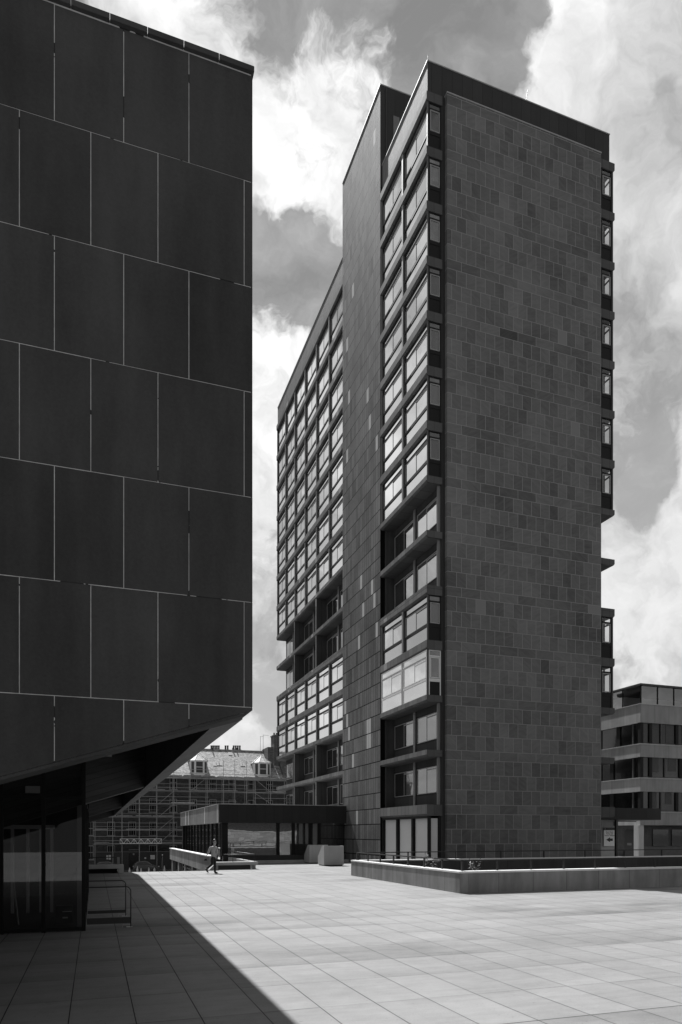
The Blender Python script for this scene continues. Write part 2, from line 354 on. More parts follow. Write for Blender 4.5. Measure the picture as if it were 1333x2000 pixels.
# ---------------------------------------------------------------- mesh helpers
def parts(name, m, mat, parent, **k):
    for piece in m.pieces(): piece.build(name, mat, parent, **k)
class MB:
    def __init__(s): s.v = []; s.f = []; s.mi = []; s.k = 0
    def mat(s, k): s.k = k; return s
    def pieces(s):
        par = list(range(len(s.v)))
        def fd(a):
            while par[a] != a: par[a] = par[par[a]]; a = par[a]
            return a
        for f in s.f:
            for q in f[1:]: par[fd(q)] = fd(f[0])
        out = {}
        for f, k in zip(s.f, s.mi):
            m = out.setdefault(fd(f[0]), (MB(), {})); mp = m[1]
            for q in f:
                if q not in mp: mp[q] = len(m[0].v); m[0].v.append(s.v[q])
            m[0].f.append(tuple(mp[q] for q in f)); m[0].mi.append(k)
        return [v[0] for v in out.values()]
    def poly(s, pts, f):
        o = len(s.v); s.v += [tuple(p) for p in pts]
        for q in f: s.f.append(tuple(o+i for i in q)); s.mi.append(s.k)
        return s
    def box(s, x0, x1, y0, y1, z0, z1):
        return s.poly([(x0,y0,z0),(x1,y0,z0),(x1,y1,z0),(x0,y1,z0),(x0,y0,z1),(x1,y0,z1),(x1,y1,z1),(x0,y1,z1)],
                      [(0,3,2,1),(4,5,6,7),(0,1,5,4),(1,2,6,5),(2,3,7,6),(3,0,4,7)])
    def prism(s, pts, y0, y1, axis='Y'):
        n = len(pts)
        if axis == 'Y': a = [(p[0], y0, p[1]) for p in pts]; b = [(p[0], y1, p[1]) for p in pts]
        elif axis == 'X': a = [(y0, p[0], p[1]) for p in pts]; b = [(y1, p[0], p[1]) for p in pts]
        else: a = [(p[0], p[1], y0) for p in pts]; b = [(p[0], p[1], y1) for p in pts]
        return s.poly(a+b, [tuple(range(n)), tuple(range(2*n-1, n-1, -1))]+[(i, i+n, (i+1) % n+n, (i+1) % n) for i in range(n)])
    def tube(s, path, r, n=8, close=True):
        path = [Vector(p) for p in path]; o = len(s.v); m = len(path)
        rr = r if isinstance(r, (list, tuple)) else [r]*m
        up = None
        for i, p in enumerate(path):
            t = (path[min(i+1, m-1)]-path[max(i-1, 0)]).normalized()
            ref = Vector((0, 0, 1)) if abs(t.z) < .9 else Vector((1, 0, 0))
            a = t.cross(ref).normalized() if up is None else (up-t*up.dot(t)).normalized()
            up = a; b = t.cross(a)
            for j in range(n):
                an = 2*math.pi*j/n; s.v.append(tuple(p+(a*math.cos(an)+b*math.sin(an))*rr[i]))
        for i in range(m-1):
            for j in range(n):
                s.f.append((o+i*n+j, o+i*n+(j+1) % n, o+(i+1)*n+(j+1) % n, o+(i+1)*n+j)); s.mi.append(s.k)
        if close:
            s.f.append(tuple(o+j for j in range(n-1, -1, -1))); s.f.append(tuple(o+(m-1)*n+j for j in range(n))); s.mi += [s.k, s.k]
        return s
    def lathe(s, prof, c, n=12):
        o = len(s.v)
        for r_, z_ in prof:
            for j in range(n):
                a = 2*math.pi*j/n; s.v.append((c[0]+r_*math.cos(a), c[1]+r_*math.sin(a), c[2]+z_))
        for i in range(len(prof)-1):
            for j in range(n):
                s.f.append((o+i*n+j, o+i*n+(j+1) % n, o+(i+1)*n+(j+1) % n, o+(i+1)*n+j)); s.mi.append(s.k)
        s.f.append(tuple(o+j for j in range(n-1, -1, -1))); s.f.append(tuple(o+(len(prof)-1)*n+j for j in range(n))); s.mi += [s.k, s.k]
        return s
    def build(s, name, mats, parent=None, bevel=0, smooth=False, local=False, fix=True):
        me = bpy.data.meshes.new(name); me.from_pydata(s.v, [], s.f)
        if not isinstance(mats, (list, tuple)): mats = [mats]
        for m in mats: me.materials.append(m)
        for p, i in zip(me.polygons, s.mi): p.material_index = i; p.use_smooth = smooth
        if fix:
            bm = bmesh.new(); bm.from_mesh(me); bmesh.ops.recalc_face_normals(bm, faces=bm.faces)
            if bevel: bmesh.ops.bevel(bm, geom=[e for e in bm.edges if len(e.link_faces) == 2 and e.calc_face_angle(0) > .5], offset=bevel, segments=2, affect='EDGES', clamp_overlap=True)
            bm.to_mesh(me); bm.free()
        o = bpy.data.objects.new(name, me); COL.objects.link(o)
        if parent:
            o.parent = parent
            if not local: o.location = -wloc(parent)
        return o
def wloc(o):
    v = Vector(o.location)
    while o.parent: o = o.parent; v += Vector(o.location)
    return v
def tag(o, label, cat, group=None, kind=None):
    o['label'] = label; o['category'] = cat
    if group: o['group'] = group
    if kind: o['kind'] = kind
    return o
def thing(name, label, cat, loc=(0, 0, 0), group=None, rz=0):
    o = bpy.data.objects.new(name, None); COL.objects.link(o); o.location = loc; o.rotation_euler = (0, 0, rz)
    o.empty_display_size = .3
    return tag(o, label, cat, group)
def struct(o, label=None, cat=None):
    o['kind'] = 'structure'
    if label: o['label'] = label
    if cat: o['category'] = cat
    return o
def dup(o, parent=None, delta=(0, 0, 0)):
    c = o.copy(); COL.objects.link(c)
    if parent is not None: c.parent = parent
    c.location = Vector(o.location)+Vector(delta)
    for ch in list(o.children): dup(ch, c)
    return c

# ---------------------------------------------------------------- ground, plaza, street
def deck(xs, ys, fill, z0, z1):
    m = MB()
    nx, ny = len(xs)-1, len(ys)-1
    F = [[fill((xs[i]+xs[i+1])/2, (ys[j]+ys[j+1])/2) for j in range(ny)] for i in range(nx)]
    for i in range(nx):
        for j in range(ny):
            if not F[i][j]: continue
            x0, x1, y0, y1 = xs[i], xs[i+1], ys[j], ys[j+1]
            m.poly([(x0,y0,z1),(x1,y0,z1),(x1,y1,z1),(x0,y1,z1)], [(0,1,2,3)])
            if i == 0 or not F[i-1][j]: m.poly([(x0,y0,z0),(x0,y0,z1),(x0,y1,z1),(x0,y1,z0)], [(0,1,2,3)])
            if i == nx-1 or not F[i+1][j]: m.poly([(x1,y0,z0),(x1,y1,z0),(x1,y1,z1),(x1,y0,z1)], [(0,1,2,3)])
            if j == 0 or not F[i][j-1]: m.poly([(x0,y0,z0),(x1,y0,z0),(x1,y0,z1),(x0,y0,z1)], [(0,1,2,3)])
            if j == ny-1 or not F[i][j+1]: m.poly([(x0,y1,z0),(x0,y1,z1),(x1,y1,z1),(x1,y1,z0)], [(0,1,2,3)])
    return m
def plaza_fill(x, y):
    if x < 6.3 and y > 37.35: return False
    if x < 11.8 and y > 46: return False
    if 11.8 < x < 60 and 20.8 < y < 30.2: return False
    if 6.3 < x < 8.3 and 38.7 < y < 46: return False
    return True
xs = [-60, 6.3, 8.3, 11.8, 60, 90]; ys = [-70, 20.8, 30.2, 37.35, 38.7, 46, 95]
def pf(x, y): return plaza_fill(x, y)
dk = deck(xs, ys, pf, -3.25, 0.0)
dk.mi = [0 if abs(dk.v[f[0]][2])+abs(dk.v[f[2]][2])+abs(dk.v[f[1]][2]) < .01 else 1 for f in dk.f]
struct(dk.build('plaza_paving', [paving_m, plain('plaza_edge_stone', .05, .9, .3)], fix=False))
g = MB(); g.poly([(-2500,-2500,-3.3),(2500,-2500,-3.3),(2500,2500,-3.3),(-2500,2500,-3.3)], [(0,1,2,3)])
struct(g.build('street', asphalt_m, fix=False))
pv = MB().box(-60, 60, 101.3, 103.2, -3.3, -3.17)
struct(pv.build('far_pavement', stained('kerb_stone', .12)))

# ---------------------------------------------------------------- theatre
TS = .40; TY = 6.10; TX = 1.318; TZ = 8.78
Q = .317
def lipz(x): return 3.085+Q*(x-TX)
LX = -11.0; TYE = 42.0
th = thing('theatre', 'dark windowless theatre clad in big stone slabs, jutting over the plaza at left', 'theatre building', (LX, TY, 0))
# backing walls with pale mortar behind the slabs, real slabs in front
core = MB()
core.poly([(LX,TY+.003,lipz(LX)),(TX-.012,TY+.003,lipz(TX)+.01),(TX-.012,TY+.003,TZ-.05),(LX,TY+.003,TZ-.05),
           (LX,TY+.22,lipz(LX)),(TX-.012,TY+.22,lipz(TX)+.01),(TX-.012,TY+.22,TZ-.05),(LX,TY+.22,TZ-.05)],
          [(0,3,2,1),(4,5,6,7),(0,1,5,4),(1,2,6,5),(2,3,7,6),(3,0,4,7)])
core.build('mortar_bed', grout_m, th)
# rows of slabs measured on the front wall
rows = [2.145+.0]; 
def d_at(x): return x*math.sin(YAW)+TY*math.cos(YAW)
def zpx(px, py):
    t = (px-666.5)/1367.5; d = TY/(math.cos(YAW)-t*math.sin(YAW)); return 2+(1627-py)/1367.5*d
rz = [zpx(479, y) for y in (1381, 1173, 971, 767, 557, 352)]
step = (rz[-1]-rz[0])/5
rz = [rz[0]+step*i for i in range(6)]
topz = zpx(494, 149)
bounds = [rz[0]-step*3, rz[0]-step*2, rz[0]-step]+rz+[topz]
sl = MB(); J = .0034
for ri in range(len(bounds)-1):
    z0, z1 = bounds[ri]+J, bounds[ri+1]-J
    k = ri-3                                     # row 0 = first above the lip line at the corner
    start = -.305 if k % 2 else -.028
    if k < 0: start = -.305 if k % 2 else -.028
    xsj = []
    x = start
    while x < TX-.35: xsj.append(x); x += .535
    if k % 2 == 0: xsj = [q for q in xsj if q < .6]+[1.244]
    x = start-.535
    while x > LX: xsj.insert(0, x); x -= .535
    xsj = [LX]+xsj+[TX]
    for a, b in zip(xsj[:-1], xsj[1:]):
        a2, b2 = a+(J if a > LX else 0), b-(J if b < TX else 0)
        la, lb = lipz(a2), lipz(b2)
        if z1 < min(la, lb)+.02: continue
        za, zb = max(z0, la), max(z0, lb)
        pts = [(a2, za)]
        if (z0-la)*(z0-lb) < 0:
            xm = TX+(z0-3.085)/Q; pts.append((xm, z0))
        pts += [(b2, zb), (b2, z1), (a2, z1)]
        if z1 < la:                               # lip crosses the top joint
            xm = TX+(z1-3.085)/Q; pts = [(b2, zb), (b2, z1), (xm, z1)] if False else [(a2, max(za, min(la, z1))), (b2, zb), (b2, z1), (a2, z1)]
        dy = random.uniform(-.0015, .0015)
        sl.mat(random.choice((0, 0, 1, 2))).prism(pts, TY+dy, TY+.02)
sl.build('front_wall', [theatre_stone, theatre_stone_b, theatre_stone_c], th)
cp = MB()
x = TX+.012
while x > LX:
    x2 = x-random.choice((.30, .31, .30)); 
    cp.box(x2+.0015, x-.0015, TY-.03, TY+.4, topz+.012, TZ-.025)
    x = x2
cp.build('coping', theatre_stone, th, bevel=.002)
MB().box(LX, TX-.01, TY+.01, TY+.3, topz-.01, topz+.012).build('coping_gap_strip', ink_m, th)  # dark strip filling the gap under the coping
ew = MB().prism([(TY+.02, lipz(TX)), (TYE, lipz(TX)), (TYE, TZ), (TY+.02, TZ)], TX-.20, TX, 'X')
ew.build('side_wall', stained('theatre_side', .06, .8, .2, 'Y', .012, .535, 6.1), th)
rf = MB(); rf.box(LX, TX-.2, TY+.4, TYE, TZ-.4, TZ-.1); rf.build('roof', lead_m, th)
rb = MB(); rb.box(LX-.3, LX, TY, TYE, 0, TZ); rb.build('end_wall', lobby_dark, th)
# coffered soffit: downstand ribs and recessed board-marked ceiling
rib = MB()
def ribbox(x0, x1, y0, y1, dz0=0.0, top=1.25):
    pts = []
    for y_ in (y0, y1):
        for x_ in (x0, x1):
            pts += [(x_, y_, lipz(x_)+dz0), (x_, y_, lipz(x_)+top)]
    rib.poly(pts, [(0,1,3,2),(4,6,7,5),(0,2,6,4),(1,5,7,3),(0,4,5,1),(2,3,7,6)])
ribbox(TX-.30, TX-.205, TY+.225, TYE-.4)
for yy in (15.45, 27.6, TYE-.4): ribbox(LX, TX-.21, yy, yy+.4)
ribbox(LX, TX-.21, TY+.225, TY+.34, .0)
rib.build('soffit_rib', boards_m, th)
lip = MB()
def slopebox(mb, x0, x1, y0, y1, dz0, dz1):
    pts = []
    for y_ in (y0, y1):
        for x_ in (x0, x1): pts += [(x_, y_, lipz(x_)+dz0), (x_, y_, lipz(x_)+dz1)]
    mb.poly(pts, [(0,1,3,2),(4,6,7,5),(0,2,6,4),(1,5,7,3),(0,4,5,1),(2,3,7,6)])
slopebox(lip, TX-.31, TX-.02, TY+.34, TYE, -.022, -.003)
lip.build('side_lip', lip_m, th)
fl = MB(); slopebox(fl, LX, TX-.06, TY+.002, TY+.34, -.03, -.003); fl.build('drip_edge', theatre_stone, th)
cl = MB(); slopebox(cl, LX, TX-.21, TY+.34, TYE-.1, 1.25, 1.40); cl.build('soffit', boards_m, th)
lf = MB().box(.12, .34, 15.30, 15.44, 3.60, 3.66); lf.build('ceiling_light', white_m, th)
# far end wall beneath, so the building stands on something
MB().box(LX, -.9, 24.2, TYE, -3.3, 3.6).build('base_wall', lobby_dark, th)
# glazed lobby
GX, GY = -.17, 15.24
lob = MB()
def gz(x): return 3.66+.30*(x-GX)
fr = MB()
for xx in (GX-.045, -.975, -1.745, -2.515, -3.285, -4.055, -4.825):
    fr.prism([(xx-.03, 0), (xx+.045, 0), (xx+.045, gz(xx)), (xx-.03, gz(xx))], GY, GY+.08)
fr.box(-6, GX, GY+.005, GY+.075, .02, .075); fr.box(-6, GX, GY+.005, GY+.075, 2.69, 2.75)
pts = [(-6, gz(-6)-.06), (GX, gz(GX)-.06), (GX, gz(GX)), (-6, gz(-6))]; fr.prism(pts, GY-.004, GY+.084)
for yy in (18.2, 21.2, 24.1): fr.box(GX-.07, GX, yy-.04, yy+.04, 0, gz(GX))
fr.box(GX-.066, GX-.005, GY+.09, 24.1, .02, .075); fr.box(GX-.066, GX-.005, GY+.09, 24.1, 2.69, 2.75); fr.box(GX-.066, GX-.004, GY+.09, 24.1, gz(GX)-.06, gz(GX))
lw_ = fr.build('lobby_frame', frame_d, th)
pn = MB().poly([(-6, GY+.04, .05), (GX-.02, GY+.04, .05), (GX-.02, GY+.04, gz(GX)-.02), (-6, GY+.04, gz(-6)-.02)], [(0, 1, 2, 3)])
pn.build('lobby_glazing', lobby_gl, th, fix=False)
MB().poly([(GX-.035, GY+.09, .05), (GX-.035, 24.1, .05), (GX-.035, 24.1, gz(GX)-.02), (GX-.035, GY+.09, gz(GX)-.02)], [(0, 1, 2, 3)]).build('side_glazing', lobby_gl, th, fix=False)
MB().box(-.34, -.245, GY+.25, GY+.35, .0, 3.6).build('lobby_column', plain('lobby_column_paint', .30, .8, .05), th)
MB().box(-8, GX-.1, 24.1, 24.2, 0, 4.2).build('lobby_back_wall', lobby_dark, th)
MB().box(-8, GX-.1, GY+.2, 24.1, 0.004, .012).build('lobby_floor', plain('lobby_floor', .05, .5, .2), th)
MB().box(-1.30, -1.03, GY+.012, GY+.016+.02, 2.80, 2.94).build('glass_notice', plain('grey_notice', .13, .8, .05), th)
idf = MB()
for xx in (-2.3, -1.95, -1.6, -1.3, -1.05):
    idf.box(xx, xx+.07, 19.0, 19.08, .01, 2.1)
idf.box(-3.5, -.95, 19.0, 19.08, 2.1, 2.2)
idf.build('inner_door_frame', plain('inner_frame', .5, .5, .1), th)

case = thing('equipment_case', 'small dark case with a white stripe on the lobby floor behind the glass', 'case', (-.62, 16.6, .012))
MB().box(-.80, -.45, 16.5, 16.75, .012, .40).build('body', steel_m, case, bevel=.01)
MB().box(-.66, -.47, 16.485, 16.499, .27, .285).build('stripe', white_m, case)
MB().box(-.66, -.55, 16.485, 16.499, .13, .16).build('badge', white_m, case)
pole = MB().tube([(-1.55, 16.6, .012), (-1.72, 17.3, .95)], .018); tag(pole.build('barrier_pole', metal_m), 'thin pole leaning inside the dark lobby', 'pole')

# handrails beside the lobby
def handrail(yf, xr, name, label, kz0, kz1):
    t = thing(name, label, 'handrail', (xr, yf, 0), 'handrails beside the glazed lobby')
    hh = .86; pts = [(GX+.02, yf, hh)]
    for i in range(7):
        a = math.pi/2*i/6; pts.append((xr-.10+.10*math.sin(a), yf, hh-.10+.10*math.cos(a)))
    pts.append((xr, yf, 0.0))
    MB().tube(pts, .011, 8).build('rail', rail_m, t, smooth=True)
    MB().box(GX+.02, xr-.012, yf-.008, yf+.008, kz0, kz1).build('kick_plate', steel_m, t)
    MB().box(xr-.09, xr+.03, yf-.05, yf+.05, 0.0, .012).tube([(xr-.17, yf, .0), (xr-.17, yf, .05), (xr, yf, .05)], .008).build('foot_bracket', metal_m, t)
def gx(px, Y):
    t = (px-666.5)/1367.5; return Y*(math.sin(YAW)+t*math.cos(YAW))/(math.cos(YAW)-t*math.sin(YAW))
handrail(15.55, gx(256, 15.55), 'handrail', 'nearer of the two bent tube handrails with kick plate beside the glass lobby', .085, .215)
handrail(17.6, gx(246, 17.6), 'handrail', 'farther of the two bent tube handrails, behind the nearer one by the lobby', .085, .16)

# ---------------------------------------------------------------- tower
X0, YN, YS0, YS1, YF = 16.6, 33.48, 39.85, 46.80, 65.93
XI = 17.47; XE0, XE1 = 27.95, 28.85
GLX, GRX = 17.72, 27.72
tw = thing('tower_block', 'tall dark stone office tower with a blank gable and stacked window bays', 'tower block', (22.7, YN, 0))
def zf(k): return ZB0-STO*k
gb = MB().box(GLX, GRX, YN-.18, YN+.25, -3.3, ZB0+.08); gb.build('gable_wall', gable_stone, tw)
MB().box(GLX-.02, GRX+.02, YN-.21, YN+.27, ZB0+.083, ZB0+.14).build('gable_coping', lead_m, tw)
MB().box(GLX, GRX, YF-.25, YF+.18, -3.3, ZB0+.08).build('rear_gable', gable_stone, tw)
# core behind everything (dark)
MB().box(XI+.1, GRX-.1, YN+.26, YF-.26, -3.3, ZB0).build('core_wall', plain('core_stone', .045, .9, .2), tw)
pl = MB()
for (xa, xb) in ((XI+.02, GLX-.004), (GRX+.004, XE0-.02)):
    pl.box(xa, xb, YN+.06, YN+.4, -3.3, ZB0-.02)
parts('pilaster', pl, stained('pilaster_stone', .04, .8, .2), tw)
# stair tower
st = MB().box(X0, 22.0, YS0, YS1, -3.3, 48.05)
st.build('stair_tower', [west_stone], tw)
MB().box(X0-.03, 22.03, YS0-.03, YS1+.03, 48.053, 48.12).build('stair_tower_coping', lead_m, tw)
MB().box(X0+.012, 22.0, YS0-.05, YS0-.004, ZB0+.4, 48.0).build('stair_tower_side', crown_m, tw)
MB().box(17.45, 17.85, YS0-.07, YS0-.052, 43.6, 46.4).build('stair_window', plain('stair_glass', .14, .4, .1), tw)
MB().tube([(16.95, YS0-.09, ZB0+.4), (16.95, YS0-.09, 47.9)], .03).build('downpipe', dark_post, tw)
# crown (set back parapet)
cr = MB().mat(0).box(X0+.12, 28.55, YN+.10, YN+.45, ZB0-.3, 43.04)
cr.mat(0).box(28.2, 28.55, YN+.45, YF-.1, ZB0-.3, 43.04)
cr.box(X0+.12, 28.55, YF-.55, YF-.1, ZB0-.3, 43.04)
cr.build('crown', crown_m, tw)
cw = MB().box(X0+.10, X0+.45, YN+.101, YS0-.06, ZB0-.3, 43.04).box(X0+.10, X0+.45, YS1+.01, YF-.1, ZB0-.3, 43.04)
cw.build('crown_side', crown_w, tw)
MB().box(X0+.07, 28.58, YN+.07, YN+.5, 43.043, 43.09).box(X0+.07, X0+.5, YN+.51, YS0-.06, 43.043, 43.09).box(X0+.07, X0+.5, YS1, YF-.08, 43.043, 43.09).build('crown_coping', lead_m, tw)
MB().box(X0+.46, 28.19, YN+.46, YF-.56, ZB0-.1, ZB0+.1).build('roof', lead_m, tw)
for (ax, ay, z0, hh) in ((22.9, YN+.3, 43.07, .9), (X0+.15, YN+.15, 43.07, .35), (17.2, YS0+.4, 48.1, .5)):
    MB().tube([(ax, ay, z0), (ax+(.18 if hh > .6 else 0), ay, z0+hh)], .012, 6).build('lightning_rod', dark_post, tw)
# floor bands
SETB = (7, 8, 11, 12)                       # floors whose windows stand back behind open slabs
BH = .50
def band(y0, y1, k, h, deep):
    z1 = zf(k); z0 = z1-h
    b = MB()
    xa = X0; xb = XI+.05 if not deep else XI+.12
    b.mat(0).poly([(xa,y0,z0+.10),(xa,y1,z0+.10),(xa,y1,z1),(xa,y0,z1)], [(0,1,2,3)])
    # body with a splayed underside
    prof = [(xa+.004, z0+.10), (xa+.10, z0), (xb, z0), (xb, z1-.002), (xa+.004, z1-.002)]
    b.mat(1).prism(prof, y0+.004, y1-.004)
    return b
def full_band(y0, y1, k, h, deep, endface):
    b = MB(); z1 = zf(k); z0 = z1-h; xa = X0; xb = XI+.06
    prof = [(xa, z0+.10), (xa+.09, z0), (xb, z0), (xb, z1), (xa, z1)]
    n = len(prof); A = [(p[0], y0, p[1]) for p in prof]; B = [(p[0], y1, p[1]) for p in prof]
    b.mat(2).poly(A, [tuple(range(n-1, -1, -1))]); b.poly(B, [tuple(range(n))])
    for i in range(n):
        j = (i+1) % n; b.mat(0 if i in (4, 3) else 1)
        b.poly([A[i], A[j], B[j], B[i]], [(0, 1, 2, 3)])
    return b
for k in range(14):
    h = BH
    if k in (8, 12): h = .36
    if k in (7, 11): h = .36
    if k == 13: h = .60
    dp = k in SETB
    for (y0, y1) in ((YN, YS0-.002), (YS1+.002, YF)):
        if k == 13 and y0 > 40: hh = h
        full_band(y0, y1, k, h, dp, True).build('floor_band', [band_stone, soffit_stone, band_stone_x], tw)
    # east side band
    z1 = zf(k); z0 = z1-h
    b = MB().prism([(XE0-.2, z0), (XE1-.09, z0), (XE1, z0+.10), (XE1, z1), (XE0-.2, z1)], YN, YF)
    b.build('floor_band', [band_stone_x], tw)
# west windows ------------------------------------------------------------
PW = .16                                    # post width
WH = STO-BH
def window_parts(parent, wd, zb, tall, frame_mat, post=True, transom=True, spand=True, pm=None, white_=False):
    """window facing -X built around local origin (x=0 plane, y 0..wd, z 0..tall); returns frame object with pane and spandrel children"""
    pm = pm or pane_m
    zs = tall*.315 if spand else 0.0        # top of spandrel
    zr = zs+(.15 if spand else .05)         # bottom of sashes
    zt = tall-.42 if transom else tall-.08  # top of sashes
    f = MB(); fw = .04
    f.mat(1)
    f.box(.0, .06, 0, .05, 0, tall); f.box(.0, .06, wd-.05, wd, 0, tall)
    f.box(.01, .06, .05, wd-.05, tall-.05, tall); f.box(-.01, .06, .05, wd-.05, zs, zr-.035)
    if transom: f.box(.0, .06, .05, wd-.05, zt+.035, zt+.10)
    f.mat(0)
    f.box(.008, .05, .09, .09+fw, zr, zt); f.box(.008, .05, wd-.09-fw, wd-.09, zr, zt)
    f.box(.008, .05, .09+fw, wd-.09-fw, zr, zr+fw); f.box(.008, .05, .09+fw, wd-.09-fw, zt-fw, zt)
    f.box(.002, .007, .09+fw, wd*.5, zt-fw-.12, zt-fw-.06)
    mid = wd*.5
    f.box(.014, .05, mid-.018, mid+.018, zr+fw, zt-fw)
    if spand: f.box(-.008, .05, .05, wd-.05, 0.0, .03)
    o = f.build('window', [frame_mat, frame_d if not white_ else white_fr], parent, local=True)
    p = MB()
    p.poly([(.03, .12, zr+.02), (.03, wd-.12, zr+.02), (.03, wd-.12, zt-.02), (.03, .12, zt-.02)], [(0, 3, 2, 1)])
    if transom: p.poly([(.035, .05, zt+.1), (.035, wd-.05, zt+.1), (.035, wd-.05, tall-.05), (.035, .05, tall-.05)], [(0, 3, 2, 1)])
    pp = p.build('pane', pm, o, local=True, fix=False)
    b = MB().box(.05, .09, .0, wd, 0, tall); b.build('backing', frame_d, o, local=True)
    if spand:
        s = MB().poly([(.03, .05, .03), (.03, wd-.05, .03), (.03, wd-.05, zs), (.03, .05, zs)], [(0, 3, 2, 1)])
        s.build('spandrel', span_m, o, local=True, fix=False)
    return o
base = wloc(tw)
def bays(y0, y1, n): 
    w_ = (y1-y0)/n; return [(y0+i*w_, y0+(i+1)*w_) for i in range(n)]
LB = bays(YS1, YF, 6); RB = bays(YN, YS0, 2)
proto = {}
def place_window(key, y, z, x, **kw):
    if key not in proto:
        o = window_parts(tw, **kw); proto[key] = o
    else: o = dup(proto[key], tw)
    o.location = Vector((x, y, z))-base+Vector((0, 0, 0)); o.rotation_euler = (random.uniform(-.0012, .0012), 0, 0)
    return o
posts = MB()
for k in range(11):
    if k in SETB: continue
    zb = zf(k+1); tall = zf(k)-BH-zb
    for sec, bb in (('L', LB), ('R', RB)):
        wht = (sec == 'R' and k == 10)
        for i, (a, b) in enumerate(bb):
            wd = b-a-PW
            xx = X0+.13-(.10 if wht else 0)
            key = (sec, 'W' if wht else '', round(wd, 2))
            place_window(key, a+PW/2, zb+.003, xx, wd=wd, zb=0, tall=tall-.006, frame_mat=white_fr if wht else frame_k, white_=wht)
        for i, (a, b) in enumerate(bb):
            for yy in ((a,) if i < len(bb)-1 else (a, b)):
                if (sec == 'R' and i == 0) or (sec == 'L' and yy == b): continue
                posts.box(X0+.03, X0+.2, yy-PW/2+.005, yy+PW/2-.005, zb+.002, zf(k)-BH-.002)
parts('mullion', posts, grey_post, tw)
# corner posts
cps = MB()
for k in range(11):
    if k in SETB: continue
    zb = zf(k+1)+.002; zt = zf(k)-BH-.002
    cps.box(X0+.06, X0+.14, YN+.03, YN+.10, zb, zt)
    cps.box(X0+.06, X0+.14, YF-.12, YF-.03, zb, zt)
    cps.box(XE1-.18, XE1-.09, YN+.03, YN+.10, zb, zt)
parts('corner_post', cps, dark_post, tw)
# set-back floors: rear wall, windows, fins
rw = MB()
for k in SETB:
    zb = zf(k+1); zt = zf(k)-.36
    for (y0, y1) in ((YN+.3, YS0), (YS1, YF-.3)):
        rw.box(XI+.0, XI+.09, y0, y1, zb, zb+.62); rw.box(XI+.0, XI+.09, y0, y1, zt-.34, zt)
rw.build('setback_wall', stained('setback_stone', .05, .85, .2, 'Y', .02, .8, 0), tw)
for k in SETB:
    zb = zf(k+1)+.62; tall = zf(k)-.36-.34-zb
    for sec, bb in (('L', LB), ('R', RB)):
        for i, (a, b) in enumerate(bb):
            if sec == 'R' and i == 0: a += .3
            if sec == 'L' and i == 5: b -= .3
            wd = b-a-.24
            pmk = pane_b if (sec == 'R' and k < 9) else pane_d  # darker panes with a weaker mirror stand for shaded reflections
            place_window(('s', sec, k < 9, round(wd, 2), round(tall, 2)), a+.12, zb+.003, XI-.02, wd=wd, zb=0, tall=tall-.006, frame_mat=frame_l, transom=False, spand=False, pm=pmk)
fin = MB(); fp = MB(); fe = MB()
for k in SETB:
    zb = zf(k+1); zt = zf(k)-.36 
    for yy in (LB[2][0], LB[4][0]):
        fin.box(X0+.031, XI, yy-.10, yy+.10, zb+.002, zt-.002); fe.box(X0+.01, X0+.03, yy-.10, yy+.10, zb+.002, zt-.002)
    fin.box(X0+.3, XI, YS0-.14, YS0-.01, zb+.002, zt-.002)
    for yy in (LB[1][0], LB[3][0], LB[5][0], RB[1][0]):
        fp.box(XI-.10, XI-.022, yy-.11, yy+.11, zb+.002, zt-.002)
    fp.box(XI-.14, XI+.2, YN+.16, YN+.26, zb+.002, zt-.002)
parts('fin_wall', fin, stained('fin_stone_shaded', .055, .8, .5, 'X', .02, .45, 16.6), tw); parts('fin_edge', fe, band_stone, tw); parts('setback_post', fp, grey_post, tw)  # fin sides coloured dark for shade, edges pale for the sun catching them
# side windows at both ends of the near gable (facing -Y) -------------------------------
def side_window(x0, x1, zb, tall, frame_mat, pane, spandm, white_=False):
    f = MB(); wd = x1-x0; y = YN+.05; zs = tall*.30; zr = tall*.38; zt = tall*.84
    fo = frame_d if not white_ else white_fr
    f.mat(1).box(x0, x0+.06, y, y+.06, zb, zb+tall).box(x1-.06, x1, y, y+.06, zb, zb+tall)
    f.box(x0+.06, x1-.06, y, y+.06, zb+zs, zb+zr-.02).box(x0+.06, x1-.06, y, y+.06, zb+tall-.05, zb+tall).box(x0+.06, x1-.06, y, y+.06, zb+zt+.02, zb+zt+.1)
    f.mat(0)
    f.box(x0+.08, x0+.13, y-.015, y+.05, zb+zr, zb+zt).box(x1-.13, x1-.08, y-.015, y+.05, zb+zr, zb+zt)
    f.box(x0+.13, x1-.13, y-.015, y+.05, zb+zr, zb+zr+.045).box(x0+.13, x1-.13, y-.015, y+.05, zb+zt-.045, zb+zt)
    o = f.build('side_window', [frame_mat, fo], tw)
    p = MB().poly([(x0+.1, y+.02, zb+zr), (x1-.1, y+.02, zb+zr), (x1-.1, y+.02, zb+zt), (x0+.1, y+.02, zb+zt)], [(0, 1, 2, 3)])
    p.poly([(x0+.06, y+.03, zb+zt+.1), (x1-.06, y+.03, zb+zt+.1), (x1-.06, y+.03, zb+tall-.05), (x0+.06, y+.03, zb+tall-.05)], [(0, 1, 2, 3)])
    p.build('pane', pane, o, fix=False)
    MB().box(x0+.06, x1-.06, y+.02, y+.05, zb+.0, zb+zs).build('spandrel', spandm, o)
for k in range(11):
    if k in SETB: continue
    zb = zf(k+1)+.003; tall = zf(k)-BH-zb-.003
    wht = k == 10
    side_window(X0+.15, XI+.0, zb, tall, white_fr if wht else frame_l, pane_s, frame_d, wht)
    side_window(XE0-.02, XE1-.19, zb, tall, frame_l, clear_m, frame_d)
